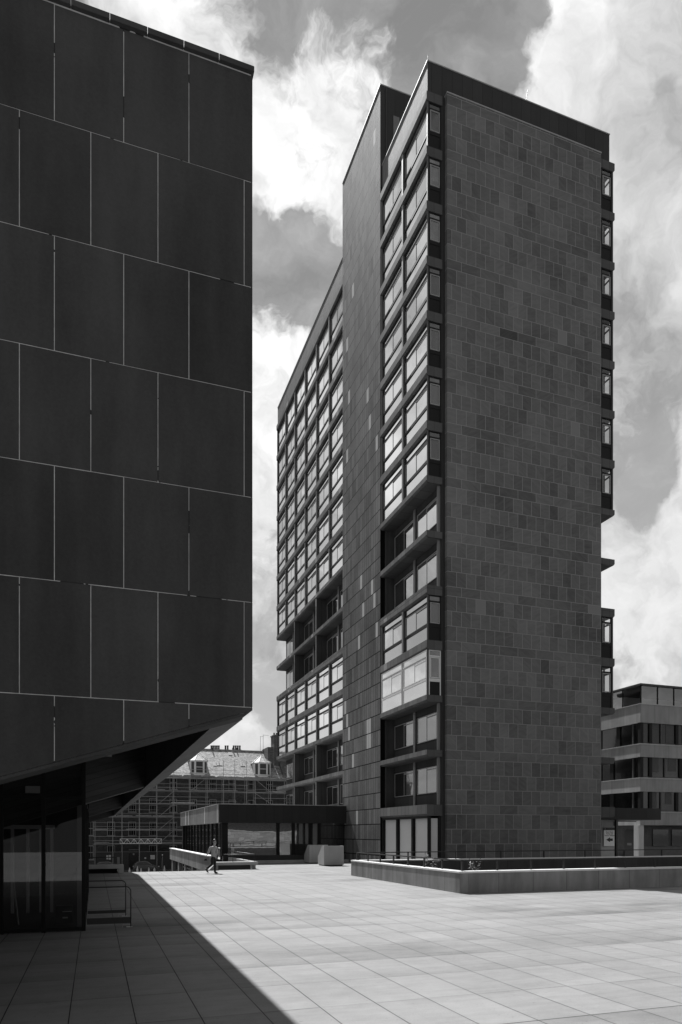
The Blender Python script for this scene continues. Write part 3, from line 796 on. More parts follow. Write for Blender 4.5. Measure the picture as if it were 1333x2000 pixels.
# east glazing: thin posts and clear panes so that the sky shows through the corner
ep = MB(); eg = MB(); es = MB()
for k in range(11):
    if k in SETB: continue
    zb = zf(k+1)+.003; zt = zf(k)-BH-.003; tall = zt-zb
    for yy in [YN+.75, YN+1.6]+[YN+3.2*i for i in range(1, 10)]: ep.box(XE1-.17, XE1-.10, yy-.035, yy+.035, zb, zt)
    ep.box(XE1-.16, XE1-.11, YN+.12, YF-.1, zb+tall*.30, zb+tall*.38)
    ep.box(XE1-.155, XE1-.115, YN+.12, YF-.1, zb+tall*.84, zb+tall*.88)
    es.box(XE1-.15, XE1-.12, YN+.12, YF-.1, zb, zb+tall*.30)
    eg.poly([(XE1-.135, YN+.1, zb+tall*.3), (XE1-.135, YF-.1, zb+tall*.3), (XE1-.135, YF-.1, zt), (XE1-.135, YN+.1, zt)], [(0, 1, 2, 3)])
ep.build('east_mullion', dark_post, tw); es.build('east_spandrel', frame_d, tw); eg.build('east_glazing', clear_m, tw, fix=False)
# set-back side posts on the east
# ground floor shopfront with pale blinds
zb, zt = 0.0, zf(13)-.60
gf = MB()
ypos = [YN+.04, YN+2.05, YN+4.15, YS0-.08]
for yy in ypos: gf.box(X0+.10, X0+.28, yy-.09 if yy != YN+.04 else yy, yy+.09, zb, zt)
gf.box(XI-.12, XI+.02, YN+.10, YN+.2, zb, zt); gf.box(X0+.11, X0+.25, YN+.1, YS0, 0, .35); gf.box(X0+.09, X0+.3, YN+.1, YS0, zt-.12, zt-.004)
gf.build('shopfront_frame', frame_d, tw)
bl = MB()
for a, b in zip(ypos[:-1], ypos[1:]): bl.box(X0+.26, X0+.28, a+.16, b-.14, .35, zt-.13)
bl.box(X0+.34, XI-.14, YN+.16, YN+.18, .2, zt-.13)
parts('blind', bl, blind_m, tw)
bs = MB().box(X0+.20, XI+.1, YS1, YF-.2, -3.3, zf(13)-.6); bs.build('base_wall', frame_d, tw)
# rear of the tower west side lower wall under the stair
# ---------------------------------------------------------------- entrance canopy, post, sign board
cn = thing('entrance_canopy', 'dark flat slab canopy on a thin black post right of the gable', 'canopy', (30.4, 35, 0))
MB().box(28.0, 33.75, 35.0, 40.5, 2.83, 3.55).build('roof_slab', stained('canopy_fascia', .035, .7, .15, 'X', .015, 1.15, 28), cn)
MB().box(30.35, 30.49, 35.1, 35.24, 0, 2.83).build('post', rail_m, cn)
MB().box(30.5, 32.0, 35.2, 35.26, 2.70, 2.75).build('light_rail', rail_m, cn)
ib = thing('entrance_wall', 'pale entrance wall that carries the arrow sign', 'wall panel', (30.6, 36.2, 0))
MB().box(30.12, 31.45, 36.2, 36.32, 0, 2.82).build('panel', plain('pale_panel', .42, .8, .12), ib)
MB().box(31.1, 31.32, 36.16, 36.199, 2.45, 2.72).build('grille', plain('vent_grille', .10, .7, .1), ib)
sg = thing('direction_sign', 'white sign with a left arrow reading David Hume Tower and Lecture Theatres', 'sign', (30.8, 36.1, 1))
sx0, sx1, sz0, sz1 = gx(1180, 36.1), gx(1201.5, 36.1), 0, 0
def gzp(px, py, Y):
    t = (px-666.5)/1367.5; d = Y/(math.cos(YAW)-t*math.sin(YAW)); return 2+(1627-py)/1367.5*d
sz0, sz1 = gzp(1190, 1652.5, 36.1), gzp(1190, 1621.5, 36.1); sh = gzp(1190, 1616.5, 36.1)
MB().box(sx0, sx1, 36.10, 36.13, sz0, sz1).build('face', sign_w, sg, bevel=.004)
MB().box(sx0, sx1, 36.095, 36.13, sz1+.003, sh).build('header', ink_m, sg)
def text(body, x, z, size, mat, parent, y, align='CENTER', name='lettering', maxw=None):
    c = bpy.data.curves.new('tmp', 'FONT'); c.body = body; c.size = size; c.align_x = align; c.align_y = 'CENTER'; c.extrude = .002
    o = bpy.data.objects.new('tmp', c); COL.objects.link(o); bpy.context.view_layer.update()
    dg = bpy.context.evaluated_depsgraph_get(); me = bpy.data.meshes.new_from_object(o.evaluated_get(dg)); bpy.data.objects.remove(o)
    if maxw:
        wx = max(v.co.x for v in me.vertices)-min(v.co.x for v in me.vertices)
        if wx > maxw:
            for v in me.vertices: v.co.x *= maxw/wx
    me.materials.append(mat); t = bpy.data.objects.new(name, me); COL.objects.link(t)
    t.parent = parent; t.location = Vector((x, y, z))-wloc(parent); t.rotation_euler = (R(90), 0, 0); return t
sw = sx1-sx0; sm = (sx0+sx1)/2; shh = sz1-sz0
text('David Hume', sm, sz1-shh*.115, .125, ink_m, sg, 36.094, maxw=sw*.66)
text('Tower and', sm, sz1-shh*.225, .125, ink_m, sg, 36.094, maxw=sw*.62)
text('Lecture Theatres', sm, sz1-shh*.335, .125, ink_m, sg, 36.094, maxw=sw*.88)
text('The University of Edinburgh', sm+.06, (sz1+sh)/2, .06, frame_l, sg, 36.089, maxw=sw*.6)
MB().lathe([(.001, -.004), (.045, -.004), (.045, .004), (.001, .004)], (0, 0, 0), 14)
cm = MB(); n = 14
cm.prism([(sx0+.09+.045*math.cos(2*math.pi*i/n), (sz1+sh)/2+.045*math.sin(2*math.pi*i/n)) for i in range(n)], 36.088, 36.094); cm.build('crest', frame_l, sg)
ax, az = sm-.13*sw/.9, sz1-shh*.60
ar = MB(); u = sw
ar.prism([(sm-.29*u, az), (sm+.05*u, az-.175*u), (sm+.05*u, az-.09*u), (sm+.29*u, az-.09*u), (sm+.29*u, az+.09*u), (sm+.05*u, az+.09*u), (sm+.05*u, az+.175*u)], 36.088, 36.098)
ar.build('arrow', ink_m, sg)

# ---------------------------------------------------------------- banded office block at right
lib_gl = glass_mirror('office_pane', .012, .02, .004, pw=6.0)
post_k = plain('brown_window_post', .06, .6, .2); blind_k = plain('old_blind', .07, .9, .2)
lb = thing('office_block', 'pale banded concrete office block with glazed top storey at far right', 'office building', (42.6, 46.4, 0))
BX, BY = 42.6, 46.4
lv = [(12.67, 11.16), (9.35, 8.31), (6.53, 5.44), (3.72, 2.65)]
for z1, z0 in lv:
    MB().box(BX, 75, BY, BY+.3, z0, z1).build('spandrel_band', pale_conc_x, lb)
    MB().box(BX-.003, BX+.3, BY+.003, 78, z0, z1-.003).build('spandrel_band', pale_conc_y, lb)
    MB().box(BX-.06, 75, BY-.06, BY+.3, z1+.002, z1+.07).box(BX-.06, BX+.3, BY+.301, 78, z1+.002, z1+.07).build('ledge', pale_conc, lb)
MB().box(BX+.35, 74.8, BY+.35, 77.8, 2.7, 12.5).build('core_wall', lobby_dark, lb)
for z0, z1 in ((9.42, 11.16), (6.60, 8.31), (3.79, 5.44)):
    g1 = MB().poly([(BX+.3, BY+.18, z0), (75, BY+.18, z0), (75, BY+.18, z1), (BX+.3, BY+.18, z1)], [(0, 1, 2, 3)]).poly([(BX+.18, BY+.3, z0), (BX+.18, 78, z0), (BX+.18, 78, z1), (BX+.18, BY+.3, z1)], [(0, 3, 2, 1)])
    g1.build('glazing', lib_gl, lb, fix=False)
    f1 = MB(); x = BX+1.0; i = 0
    while x < 74:
        f1.mat(i % 2).box(x, x+(.10 if i % 2 else .3), BY+.08, BY+.178, z0, z1); i += 1; x += random.choice((1.6, 2.3, 1.2))
    y = BY+.9
    while y < 77:
        f1.mat(i % 2).box(BX+.08, BX+.178, y, y+(.14 if i % 2 else .42), z0, z1); i += 1; y += random.choice((1.6, 2.4, 1.1))
    f1.mat(0).box(BX+.04, BX+.34, BY+.04, BY+.34, z0, z1)
    f1.mat(1).box(BX+.35, 75, BY+.12, BY+.176, z0, z0+.1)
    parts('window_post', f1, [frame_d, post_k], lb)
    bb = MB()
    for j in range(7):
        xa = BX+.9+j*1.9+random.uniform(-.3, .3); hb = random.uniform(.2, 1.0)*(z1-z0)
        bb.box(xa, xa+random.uniform(.5, 1.0), BY+.16, BY+.174, z1-hb, z1)
    parts('window_blind', bb, blind_k, lb)
PHX, PHY = BX+.35, BY+.35
MB().box(PHX-.15, 75, PHY-.15, 78, 14.32, 14.46).build('penthouse_roof', dark_post, lb)
MB().box(PHX+2.2, 75, PHY+4.5, 78, 12.7, 14.3).build('penthouse_core', plain('white_plaster', .8, .8, .05), lb)
MB().box(PHX+1.0, 74, PHY+4.0, PHY+4.3, 12.7, 13.5).build('penthouse_partition', pale_conc, lb)
pf_ = MB()
for x in [PHX+1.75*i for i in range(12)]: pf_.box(x, x+.09, PHY, PHY+.09, 12.75, 14.32)
for y in [PHY+2.1*i for i in range(1, 12)]: pf_.box(PHX, PHX+.09, y, y+.09, 12.75, 14.32)
parts('penthouse_post', pf_, frame_d, lb)
MB().poly([(PHX+.04, PHY+.04, 12.75), (75, PHY+.04, 12.75), (75, PHY+.04, 14.32), (PHX+.04, PHY+.04, 14.32)], [(0, 1, 2, 3)]).poly([(PHX+.04, PHY+.04, 12.75), (PHX+.04, 77, 12.75), (PHX+.04, 77, 14.32), (PHX+.04, PHY+.04, 14.32)], [(0, 3, 2, 1)]).build('penthouse_glazing', glass_clear('penthouse_glass', .30, .7), lb, fix=False)
for px in (1252,):
    xx = gx(px, BY+.1); MB().box(xx-.27, xx+.27, BY+.05, BY+.6, 0, 2.65).build('column', pale_conc, lb)
MB().box(52.6, 53.2, BY+.05, BY+.6, 0, 2.65).build('column', pale_conc, lb)
MB().box(BX+.7, 75, BY+.95, BY+1.1, 0, 2.64).box(BX+.5, BX+.699, BY+.95, 77, 0, 2.64).build('ground_floor_wall', plain('dark_stone_wall', .075, .8, .3), lb)
MB().box(BX+.7, 75, BY+.90, BY+.946, .0, .85).build('plinth', plain('plinth_stone', .12, .8, .3), lb)
dro = MB().box(BX+.44, BX+.497, 47.55, 48.75, 0, 2.25).build('door', steel_m, lb)
MB().box(BX+.42, BX+.439, 47.9, 48.4, .95, 1.15).build('door_plate', grey_post, dro)
gp = MB()
for a, b in ((1275, 1305), (1312, 1333)): gp.box(gx(a, BY+.9), gx(b, BY+.9), BY+.85, BY+.89, .9, 2.3)
gp.build('ground_window', lib_gl, lb)
# neighbour's paved ground is the plaza

# ---------------------------------------------------------------- pavilion
pvn = thing('pavilion', 'low flat roofed dark pavilion with tall glazing at the foot of the tower', 'pavilion', (7.7, 46, 0))
PX, PY, PYE = 7.70, 46.0, 67.7
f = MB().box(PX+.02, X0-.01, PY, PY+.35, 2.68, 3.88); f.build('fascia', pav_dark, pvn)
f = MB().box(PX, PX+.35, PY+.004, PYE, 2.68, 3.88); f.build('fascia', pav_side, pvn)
MB().box(PX-.03, X0-.01, PY-.03, PYE, 3.884, 3.93).build('coping', lead_m, pvn)
ps = MB()
for yy, ww in ((46.5, .22), (52.2, .28), (61.5, .3), (63.5, .4)): ps.box(PX-.006, PX+.01, yy, yy+ww, 2.69, 3.87)
ps.build('pale_fascia_strip', pav_pale, pvn)
MB().box(PX+.36, X0-.02, PY+.36, PYE, 3.3, 3.86).build('roof', dark_post, pvn)
GF = PY+.35
mu = MB()
for xx in (7.95, gx(543, GF)-.1, gx(603, GF)-1.2, gx(603, GF), 14.6): mu.box(xx, xx+(.22 if xx > 8 else .4), GF-.06, GF+.1, .47, 2.68)
for i in range(11): mu.box(PX+.3, PX+.42, PY+1.2+i*1.9, PY+1.2+i*1.9+.12, .2, 2.68)
mu.box(PX+.15, PX+.6, PYE-.6, PYE-.1, -3, 2.68)
parts('mullion', mu, frame_d, pvn)
MB().poly([(8.3, GF, .5), (X0-.02, GF, .5), (X0-.02, GF, 2.68), (8.3, GF, 2.68)], [(0, 1, 2, 3)]).build('front_glazing', pav_gl, pvn, fix=False)
MB().poly([(PX+.38, PY+.4, .2), (PX+.38, PYE-.2, .2), (PX+.38, PYE-.2, 2.68), (PX+.38, PY+.4, 2.68)], [(0, 3, 2, 1)]).build('side_glazing', pav_gl, pvn, fix=False)
MB().box(PX+.3, X0-.02, GF-.25, GF+.1, 0, .5).build('plinth', plain('pavilion_plinth', .03, .8, .2), pvn)
MB().box(8.6, X0-.02, GF-.9, GF-.26, 0, .17).build('step', pod_conc, pvn)
MB().box(PX+.5, X0-.2, PY+4, PYE-.3, 0, 3.2).build('inner_wall', lobby_dark, pvn)
# terrace parapet along the pavilion's left side, over the lower street
tp = thing('terrace_parapet', 'streaked concrete parapet on short piers running beside the pavilion', 'parapet wall', (6.3, 39, -3.3))
MB().box(6.0, 6.28, 39.2, 60.5, -.20, .68).build('wall', stained('streaked_parapet', .24, .9, .6, 'Y', .02, 1.2, 0), tp)
MB().box(5.96, 6.32, 39.2, 60.54, .683, .74).build('coping', cop_conc, tp)
pr = MB()
for yy in (42.0, 46, 50, 54, 58.5): pr.box(6.02, 6.26, yy, yy+.7, -3.3, -.202)
pr.build('pier', stained('pier_stone', .22, .9, .5), tp)
sl_ = MB()
for i in range(5): sl_.box(6.1, 6.16, 39.3, 52, -1.7+i*.3, -1.6+i*.3)
sl_.build('slat', plain('slat_wood', .10, .8, .2), tp)
deckp = MB().box(6.285, 11.79, 46.01, 60, -.25, -.004); deckp.build('terrace_slab', pale_conc, tp)
# stair head wall
sh_ = thing('stair_head_wall', 'low concrete wall with a white lit top and overhanging slab around the steps', 'low wall', (7, 38.3, 0))
xL, xR = 6.12, 8.55
MB().box(xL+.25, xR-.4, 38.20, 38.68, 0, .235).build('base', plain('stair_base', .05, .9, .2), sh_)
MB().box(xL, xR, 38.05, 38.70, .24, .41).build('slab', stained('slab_concrete', .34, .85, .2), sh_, bevel=.01)
MB().box(8.3, 8.55, 38.705, 45.9, 0, .41).build('side_wall', stained('stair_side', .36, .85, .2), sh_)
MB().prism([(xL-.25, 0), (xL+.24, 0), (xL+.24, .239), (xL-.02, .239)], 38.2, 38.66).build('splayed_foot', pod_conc, sh_)
rail_g = plain('grey_rail_paint', .07, .5, .1)
sr = thing('stair_railing', 'black steel railing on the low wall behind the walking person', 'railing', (8.4, 38.3, .41))
ra = MB().tube([(6.7, 38.4, .82), (8.4, 38.4, .82)], .022).tube([(8.42, 38.4, .82), (8.42, 46, .82)], .022); ra.build('rail', rail_g, sr, smooth=True)
for (x, y) in [(7.2, 38.4), (8.42, 38.5), (8.42, 40), (8.42, 41.5), (8.42, 43), (8.42, 44.5), (8.42, 45.8)]:
    MB().tube([(x, y, .41), (x, y, .82)], .018).build('post', rail_m, sr)
# low wall at left end of plaza
lw2 = thing('edge_bench_wall', 'low shaded concrete bench wall at the plaza edge beside the theatre', 'low wall', (0, 37, 0))
ex = gx(242, 36.6)
MB().box(-3.0, ex, 36.5, 37.1, .23, .43).build('slab', pod_conc, lw2, bevel=.01)
MB().box(ex-.25, ex, 36.52, 37.08, 0, .228).build('leg', pod_conc, lw2)
MB().box(-3.0, ex-.3, 36.9, 37.05, 0, .228).build('base', frame_d, lw2)  # black sheet standing for the shade in the void under the slab
lr = thing('edge_railing', 'shaded thin railing above the bench wall beside the theatre', 'railing', (0, 37, .43))
MB().tube([(-3, 36.9, .78), (ex-.15, 36.9, .78)], .02).build('rail', rail_m, lr)
MB().box(ex-.30, ex-.18, 36.85, 36.95, .43, .79).build('post', grey_post, lr)
MB().tube([(.1, 36.9, .43), (.1, 36.9, .78)], .018).build('post', rail_m, lr)

# ---------------------------------------------------------------- concrete seats
def pod(x0, y0, label):
    w_, d_, h_ = 1.27, 1.25, 1.22
    t = thing('concrete_seat', label, 'concrete seat', (x0+w_/2, y0+d_/2, 0), 'boxy concrete seats by the pavilion')
    b = MB()
    prof = [(y0, .0), (y0+d_, .0), (y0+d_, .55), (y0+.42, h_), (y0, h_)]
    b.prism([(p[0], p[1]+.06) if p[1] == 0 else p for p in prof], x0, x0+.13, 'X')
    b.prism([(p[0], p[1]+.06) if p[1] == 0 else p for p in prof], x0+w_-.13, x0+w_, 'X')
    b.box(x0+.131, x0+w_-.131, y0, y0+.12, .06, h_-.001)
    b.box(x0+.131, x0+w_-.131, y0+.121, y0+d_-.02, .06, .40)
    b.build('shell', pod_conc, t)
    MB().box(x0+.06, x0+w_-.06, y0+.05, y0+d_-.05, 0, .058).build('plinth', frame_d, t)
    s = MB()
    for i in range(6): s.box(x0+.14, x0+w_-.14, y0+.2+i*.165, y0+.32+i*.165, .401, .44)
    s.build('seat_slat', board_m, t)
pod(13.12, 40.35, 'nearer of the two boxy concrete seats in front of the pavilion')
pod(13.28, 43.9, 'farther boxy concrete seat, half hidden behind the nearer one')

# ---------------------------------------------------------------- light well walls and railings
WX, WY0, WY1, WXE = 11.40, 20.55, 30.95, 60.0
ww = thing('well_wall', 'low stained concrete wall boxing in the sunken court before the tower', 'low wall', (WX, WY0, 0))
T = .32
MB().box(WX, WX+T, WY0+.0, WY1, 0, .66).build('side_wall', wall_conc, ww, bevel=.008)
MB().box(WX+T+.003, WXE, WY0+.002, WY0+T, 0, .66).build('front_wall', wall_conc_x, ww)
MB().box(WX+T+.003, WXE, WY1-T, WY1-.002, -3.3, .66).build('back_wall', stained('well_back_shaded', .06, .85, .3, 'X', .016, 1.37, 11.5), ww)  # wall concrete darkened: the shadow on this inner face is in its colour
cop = MB().box(WX-.015, WX+T+.015, WY0-.01, WY1+.01, .663, .73).box(WX+T+.02, WXE, WY0-.008, WY0+T+.015, .663, .73).box(WX+T+.02, WXE, WY1-T-.015, WY1+.01, .663, .73)
cop.build('coping', cop_conc, ww, bevel=.008)
def railing(name, label, path, zbase, ztop, step, off=.12):
    t = thing(name, label, 'railing', (path[0][0], path[0][1], zbase), 'black railings round the sunken court')
    m = MB()
    for a, b in zip(path[:-1], path[1:]):
        A, B = Vector((a[0], a[1], ztop)), Vector((b[0], b[1], ztop))
        dxn = (B-A).normalized(); s = Vector((-dxn.y, dxn.x, 0))*.03
        m.poly([A-s+Vector((0,0,-.022)), B-s+Vector((0,0,-.022)), B+s+Vector((0,0,-.022)), A+s+Vector((0,0,-.022)), A-s+Vector((0,0,.022)), B-s+Vector((0,0,.022)), B+s+Vector((0,0,.022)), A+s+Vector((0,0,.022))],
               [(0,3,2,1),(4,5,6,7),(0,1,5,4),(1,2,6,5),(2,3,7,6),(3,0,4,7)])
    m.build('rail', rail_m, t)
    for a, b in zip(path[:-1], path[1:]):
        L = (Vector(b)-Vector(a)).length; n = max(1, int(round(L/step)))
        for i in range(n+ (1 if b == path[-1] else 0)):
            p = Vector(a).lerp(Vector(b), i/n)
            MB().box(p.x-.028, p.x+.028, p.y-.028, p.y+.028, zbase, ztop-.021).build('post', rail_m, t)
railing('court_railing', 'black railing on the near low wall, closest to the camera', [(WX+.20, WY1-.25), (WX+.20, WY0+.2), (WXE-20, WY0+.2)], .73, 1.08, 1.37)
railing('court_railing', 'black railing on the far side of the sunken court, against the gable', [(WX+.28, WY1-.2), (WXE-20, WY1-.2)], .73, 1.08, 2.6)
# planted bed inside the court
bed = MB().box(WX+T+.01, WXE, WY0+T+.01, WY1-T-.01, -3.28, .12)
struct(bed.build('planted_bed', plain('soil', .03, .95, .4, 4)))
def shrub(name, label, c, h, n, spread, seed):
    rnd = random.Random(seed); t = thing(name, label, 'plant', c)
    tw_ = MB(); lv_ = MB()
    for i in range(n):
        a = rnd.uniform(0, 2*math.pi); r = spread*math.sqrt(rnd.random()); hh = h*rnd.uniform(.55, 1)
        p0 = Vector(c); p2 = p0+Vector((r*math.cos(a), r*math.sin(a), hh)); p1 = p0.lerp(p2, .5)+Vector((rnd.uniform(-.05, .05), rnd.uniform(-.05, .05), .05))
        tw_.tube([p0, p1, p2], [.008, .006, .003], 5)
        for j in range(26):
            q = p1.lerp(p2, rnd.random()**.6*1.05)+Vector((rnd.gauss(0, .05), rnd.gauss(0, .05), rnd.gauss(0, .04)))
            d1 = Vector((rnd.gauss(0, 1), rnd.gauss(0, 1), rnd.gauss(0, .5))).normalized(); d2 = d1.cross(Vector((rnd.gauss(0, 1), rnd.gauss(0, 1), rnd.gauss(0, 1)))).normalized()
            L_ = rnd.uniform(.018, .04)
            lv_.poly([q-d1*L_, q+d2*L_*.5, q+d1*L_, q-d2*L_*.5], [(0, 1, 2, 3)])
    tw_.build('stem', twig_m, t); lv_.build('foliage', leaf_m, t, fix=False)
shrub('shrub', 'wispy taller shrub growing behind the side of the court wall', (12.25, 24.5, .12), 1.22, 12, .42, 3)
shrub('shrub', 'small sparse plant just behind the corner of the court wall', (12.35, 21.3, .12), .95, 7, .35, 5)

# ---------------------------------------------------------------- person
PU = Vector((math.cos(YAW), -math.sin(YAW), 0)); PV = Vector((math.sin(YAW), math.cos(YAW), 0)); PO = Vector((5.62, 34.95, 0))
ps_ = .001336
def PP(px, py, dep=0.0): return PO+PU*((px-720)*ps_)+Vector((0, 0, max((1622-py)*ps_, .0)))+PV*dep
def skinned(name, chains, mat, parent, sub=2, root=0):
    """chains: list of lists of (Vector, radius) ; index tuples join chains by position"""
    vs = []; es = []; rs = []
    def vid(p):
        for i, q in enumerate(vs):
            if (q-p).length < 1e-5: return i
        return None
    for ch in chains:
        prev = None
        for p, r_ in ch:
            i = vid(p)
            if i is None: vs.append(Vector(p)); rs.append(r_); i = len(vs)-1
            if prev is not None and prev != i: es.append((prev, i))
            prev = i
    me = bpy.data.meshes.new(name); me.from_pydata([tuple(v) for v in vs], es, [])
    me.skin_vertices or None
    o = bpy.data.objects.new(name, me); COL.objects.link(o)
    bpy.context.view_layer.objects.active = o; o.select_set(True)
    sk = o.modifiers.new('Skin', 'SKIN'); sk.use_smooth_shade = True; sk.branch_smoothing = .4
    layer = me.skin_vertices[0] if me.skin_vertices else None
    if layer is None:
        bm = bmesh.new(); bm.from_mesh(me); bm.verts.layers.skin.verify(); bm.to_mesh(me); bm.free(); layer = me.skin_vertices[0]
    for i, r_ in enumerate(rs):
        rr = r_ if isinstance(r_, tuple) else (r_, r_)
        layer.data[i].radius = rr; layer.data[i].use_root = (i == root)
    ss = o.modifiers.new('Sub', 'SUBSURF'); ss.levels = sub; ss.render_levels = sub
    bpy.context.view_layer.update()
    dg = bpy.context.evaluated_depsgraph_get(); m2 = bpy.data.meshes.new_from_object(o.evaluated_get(dg))
    bpy.data.objects.remove(o)
    for p in m2.polygons: p.use_smooth = True
    m2.materials.clear(); m2.materials.append(mat)
    o = bpy.data.objects.new(name, m2); COL.objects.link(o)
    if parent: o.parent = parent; o.location = -wloc(parent)
    return o
person = None
pelvis = PP(690, 985); waist = PP(680, 900); chest = PP(688, 765); upper = PP(698, 672); neckb = PP(712, 612); neckt = PP(724, 570)
chin = PP(742, 540); headc = PP(738, 478); headm = PP(732, 425); headt = PP(728, 385)
shB = PP(596, 662, -.11); shF = PP(782, 662, .11)                 # near (right) and far shoulder, chest turned half towards us
elB = PP(548, 815, -.17); wrB = PP(462, 945, -.13); elF = PP(806, 830, .15); wrF = PP(788, 990, .10)
hipR = PP(662, 1020, -.075); hipF = PP(716, 1020, .075)
kF = PP(736, 1280, .06); aF = PP(740, 1540, .06); kR = PP(650, 1290, -.075); aR = PP(452, 1435, -.075)
body = skinned('person', [
    [(pelvis, (.13, .11)), (waist, (.115, .095)), (chest, (.13, .105)), (upper, (.10, .085)), (neckb, (.062, .062)), (neckt, (.058, .058)), (chin, (.070, .068)), (headc, (.098, .088)), (headm, (.100, .088)), (headt, (.060, .055))],
    [(upper, (.10, .085)), (shB, .060), (elB, .046), (wrB, .030)],
    [(upper, (.10, .085)), (shF, .060), (elF, .046), (wrF, .030)],
    [(pelvis, (.13, .11)), (hipF, .085), (kF, .058), (aF, .040)],
    [(pelvis, (.13, .11)), (hipR, .085), (kR, .058), (aR, .040)]], skin_m, None)
tag(body, 'person in a pale untucked shirt and black trousers walking right across the plaza', 'person')
body.location = (0, 0, 0)
def hand(wr, el, sgn):
    d = (wr-el).normalized(); side = PU.copy()
    palm = wr+d*.045; chains = [[(wr, .020), (palm, (.030, .016)), (palm+d*.03, (.032, .014))]]
    h = skinned('hand', chains, skin_m, body, 1)
    for j, L_ in enumerate((.062, .072, .068, .052)):
        o_ = palm+d*.028+PV*(.0)+side*((j-1.5)*.014)
        skinned('finger', [[(o_, .008), (o_+d*L_*.5+side*.004*sgn, .0075), (o_+d*L_*.9+side*.018*sgn, .006)]], skin_m, body, 1)
    b0 = wr+d*.02+side*sgn*.02
    skinned('thumb', [[(b0, .010), (b0+d*.03+side*sgn*.018, .009), (b0+d*.055+side*sgn*.016, .007)]], skin_m, body, 1)
    return palm+d*.07
hb = hand(wrB, elB, 1); hf = hand(wrF, elF, 1)
# face and hair
FW = (PU*.85-PV*.52).normalized(); SD = FW.cross(Vector((0, 0, 1)))          # facing direction, person's right side
nose = headc+FW*.098+Vector((0, 0, -.012))
skinned('nose', [[(nose+Vector((0, 0, .03))-FW*.012, .010), (nose, .015), (nose-Vector((0, 0, .012))-FW*.006, .012)]], skin_m, body, 1)
for sg_ in (-1, 1):
    skinned('ear', [[(headc-FW*.012+SD*sg_*.088+Vector((0, 0, .02)), .016), (headc-FW*.008+SD*sg_*.086-Vector((0, 0, .022)), .012)]], skin_m, body, 1)
    MB().lathe([(.002, -.009), (.012, -.006), (.013, .0), (.010, .007), (.002, .009)], headc+FW*.084+SD*sg_*.034+Vector((0, 0, .018)), 8).build('eye', ink_m, body)
gl_ = MB().tube([headc+FW*.070-SD*.070+Vector((0, 0, .02)), headc+FW*.102-SD*.035+Vector((0, 0, .02)), headc+FW*.104+Vector((0, 0, .022)), headc+FW*.102+SD*.035+Vector((0, 0, .02)), headc+FW*.070+SD*.070+Vector((0, 0, .02))], .011, 6)
gl_.tube([headc+FW*.075+SD*.072+Vector((0, 0, .025)), headc-FW*.01+SD*.094+Vector((0, 0, .025))], .004, 5); gl_.build('glasses', leather_m, body)
MB().tube([headc+FW*.083-SD*.022+Vector((0, 0, -.058)), headc+FW*.092+Vector((0, 0, -.058)), headc+FW*.083+SD*.022+Vector((0, 0, -.058))], .005, 5).build('mouth', hair_m, body)
skinned('hair', [[(headc-FW*.050-Vector((0, 0, .055)), (.062, .055)), (headc-FW*.040+Vector((0, 0, .01)), (.088, .080)), (headm-FW*.022+Vector((0, 0, .012)), (.105, .094)), (headm+FW*.020+Vector((0, 0, .052)), (.092, .080)), (headm+FW*.075+Vector((0, 0, .052)), (.05, .035))]], hair_m, body, 2)
skinned('shirt', [
    [(PP(692, 1030), (.150, .128)), (PP(690, 985), (.150, .128)), (PP(683, 890), (.135, .115)), (chest, (.152, .122)), (upper, (.120, .100)), (PP(712, 622), (.070, .070)), (PP(718, 592), (.064, .062))],
    [(upper, (.120, .100)), (shB, .074), (elB, .060), (PP(490, 903, -.14), .048), (PP(476, 925, -.135), .046)],
    [(upper, (.120, .100)), (shF, .074), (elF, .060), (PP(790, 940, .115), .048), (PP(789, 965, .11), .046)]], shirt_m, body)
skinned('trousers', [
    [(PP(690, 960), (.125, .11)), (PP(690, 1005), (.135, .118)), (hipF, .100), (PP(728, 1150, .066), .086), (kF, .070), (PP(738, 1480, .06), .056), (PP(741, 1575, .06), .056), (PP(742, 1590, .06), .054)],
    [(PP(690, 1005), (.135, .118)), (hipR, .100), (PP(658, 1160, -.07), .086), (kR, .072), (PP(520, 1395, -.07), .056), (PP(448, 1440, -.075), .054), (PP(436, 1448, -.075), .050)]], trouser_m, body)
skinned('shoe', [[(PP(716, 1590, .06), .044), (PP(760, 1594, .055), .046), (PP(812, 1600, .045), .040), (PP(850, 1606, .04), .026)]], leather_m, body)
skinned('shoe', [[(PP(420, 1448, -.075), .044), (PP(440, 1500, -.075), .046), (PP(485, 1560, -.075), .040), (PP(520, 1596, -.075), .026)]], leather_m, body)
bag = thing('handbag', 'small black bag held low in the walking person\'s rear hand', 'bag', tuple(hb))
bb = MB(); c0 = hb+Vector((0, 0, -.13))
q = [c0-PU*.09+Vector((0,0,-.05)), c0+PU*.09+Vector((0,0,-.05)), c0+PU*.05+Vector((0,0,.05)), c0-PU*.03+Vector((0,0,.05))]
bb.poly([p-PV*.03 for p in q]+[p+PV*.03 for p in q], [(0,3,2,1),(4,5,6,7),(0,1,5,4),(1,2,6,5),(2,3,7,6),(3,0,4,7)])
bb.build('body', leather_m, bag, bevel=.012)
MB().tube([c0-PU*.03+Vector((0,0,.045)), hb+Vector((0,0,.0)), c0+PU*.045+Vector((0,0,.045))], .006, 6).build('handle', leather_m, bag)

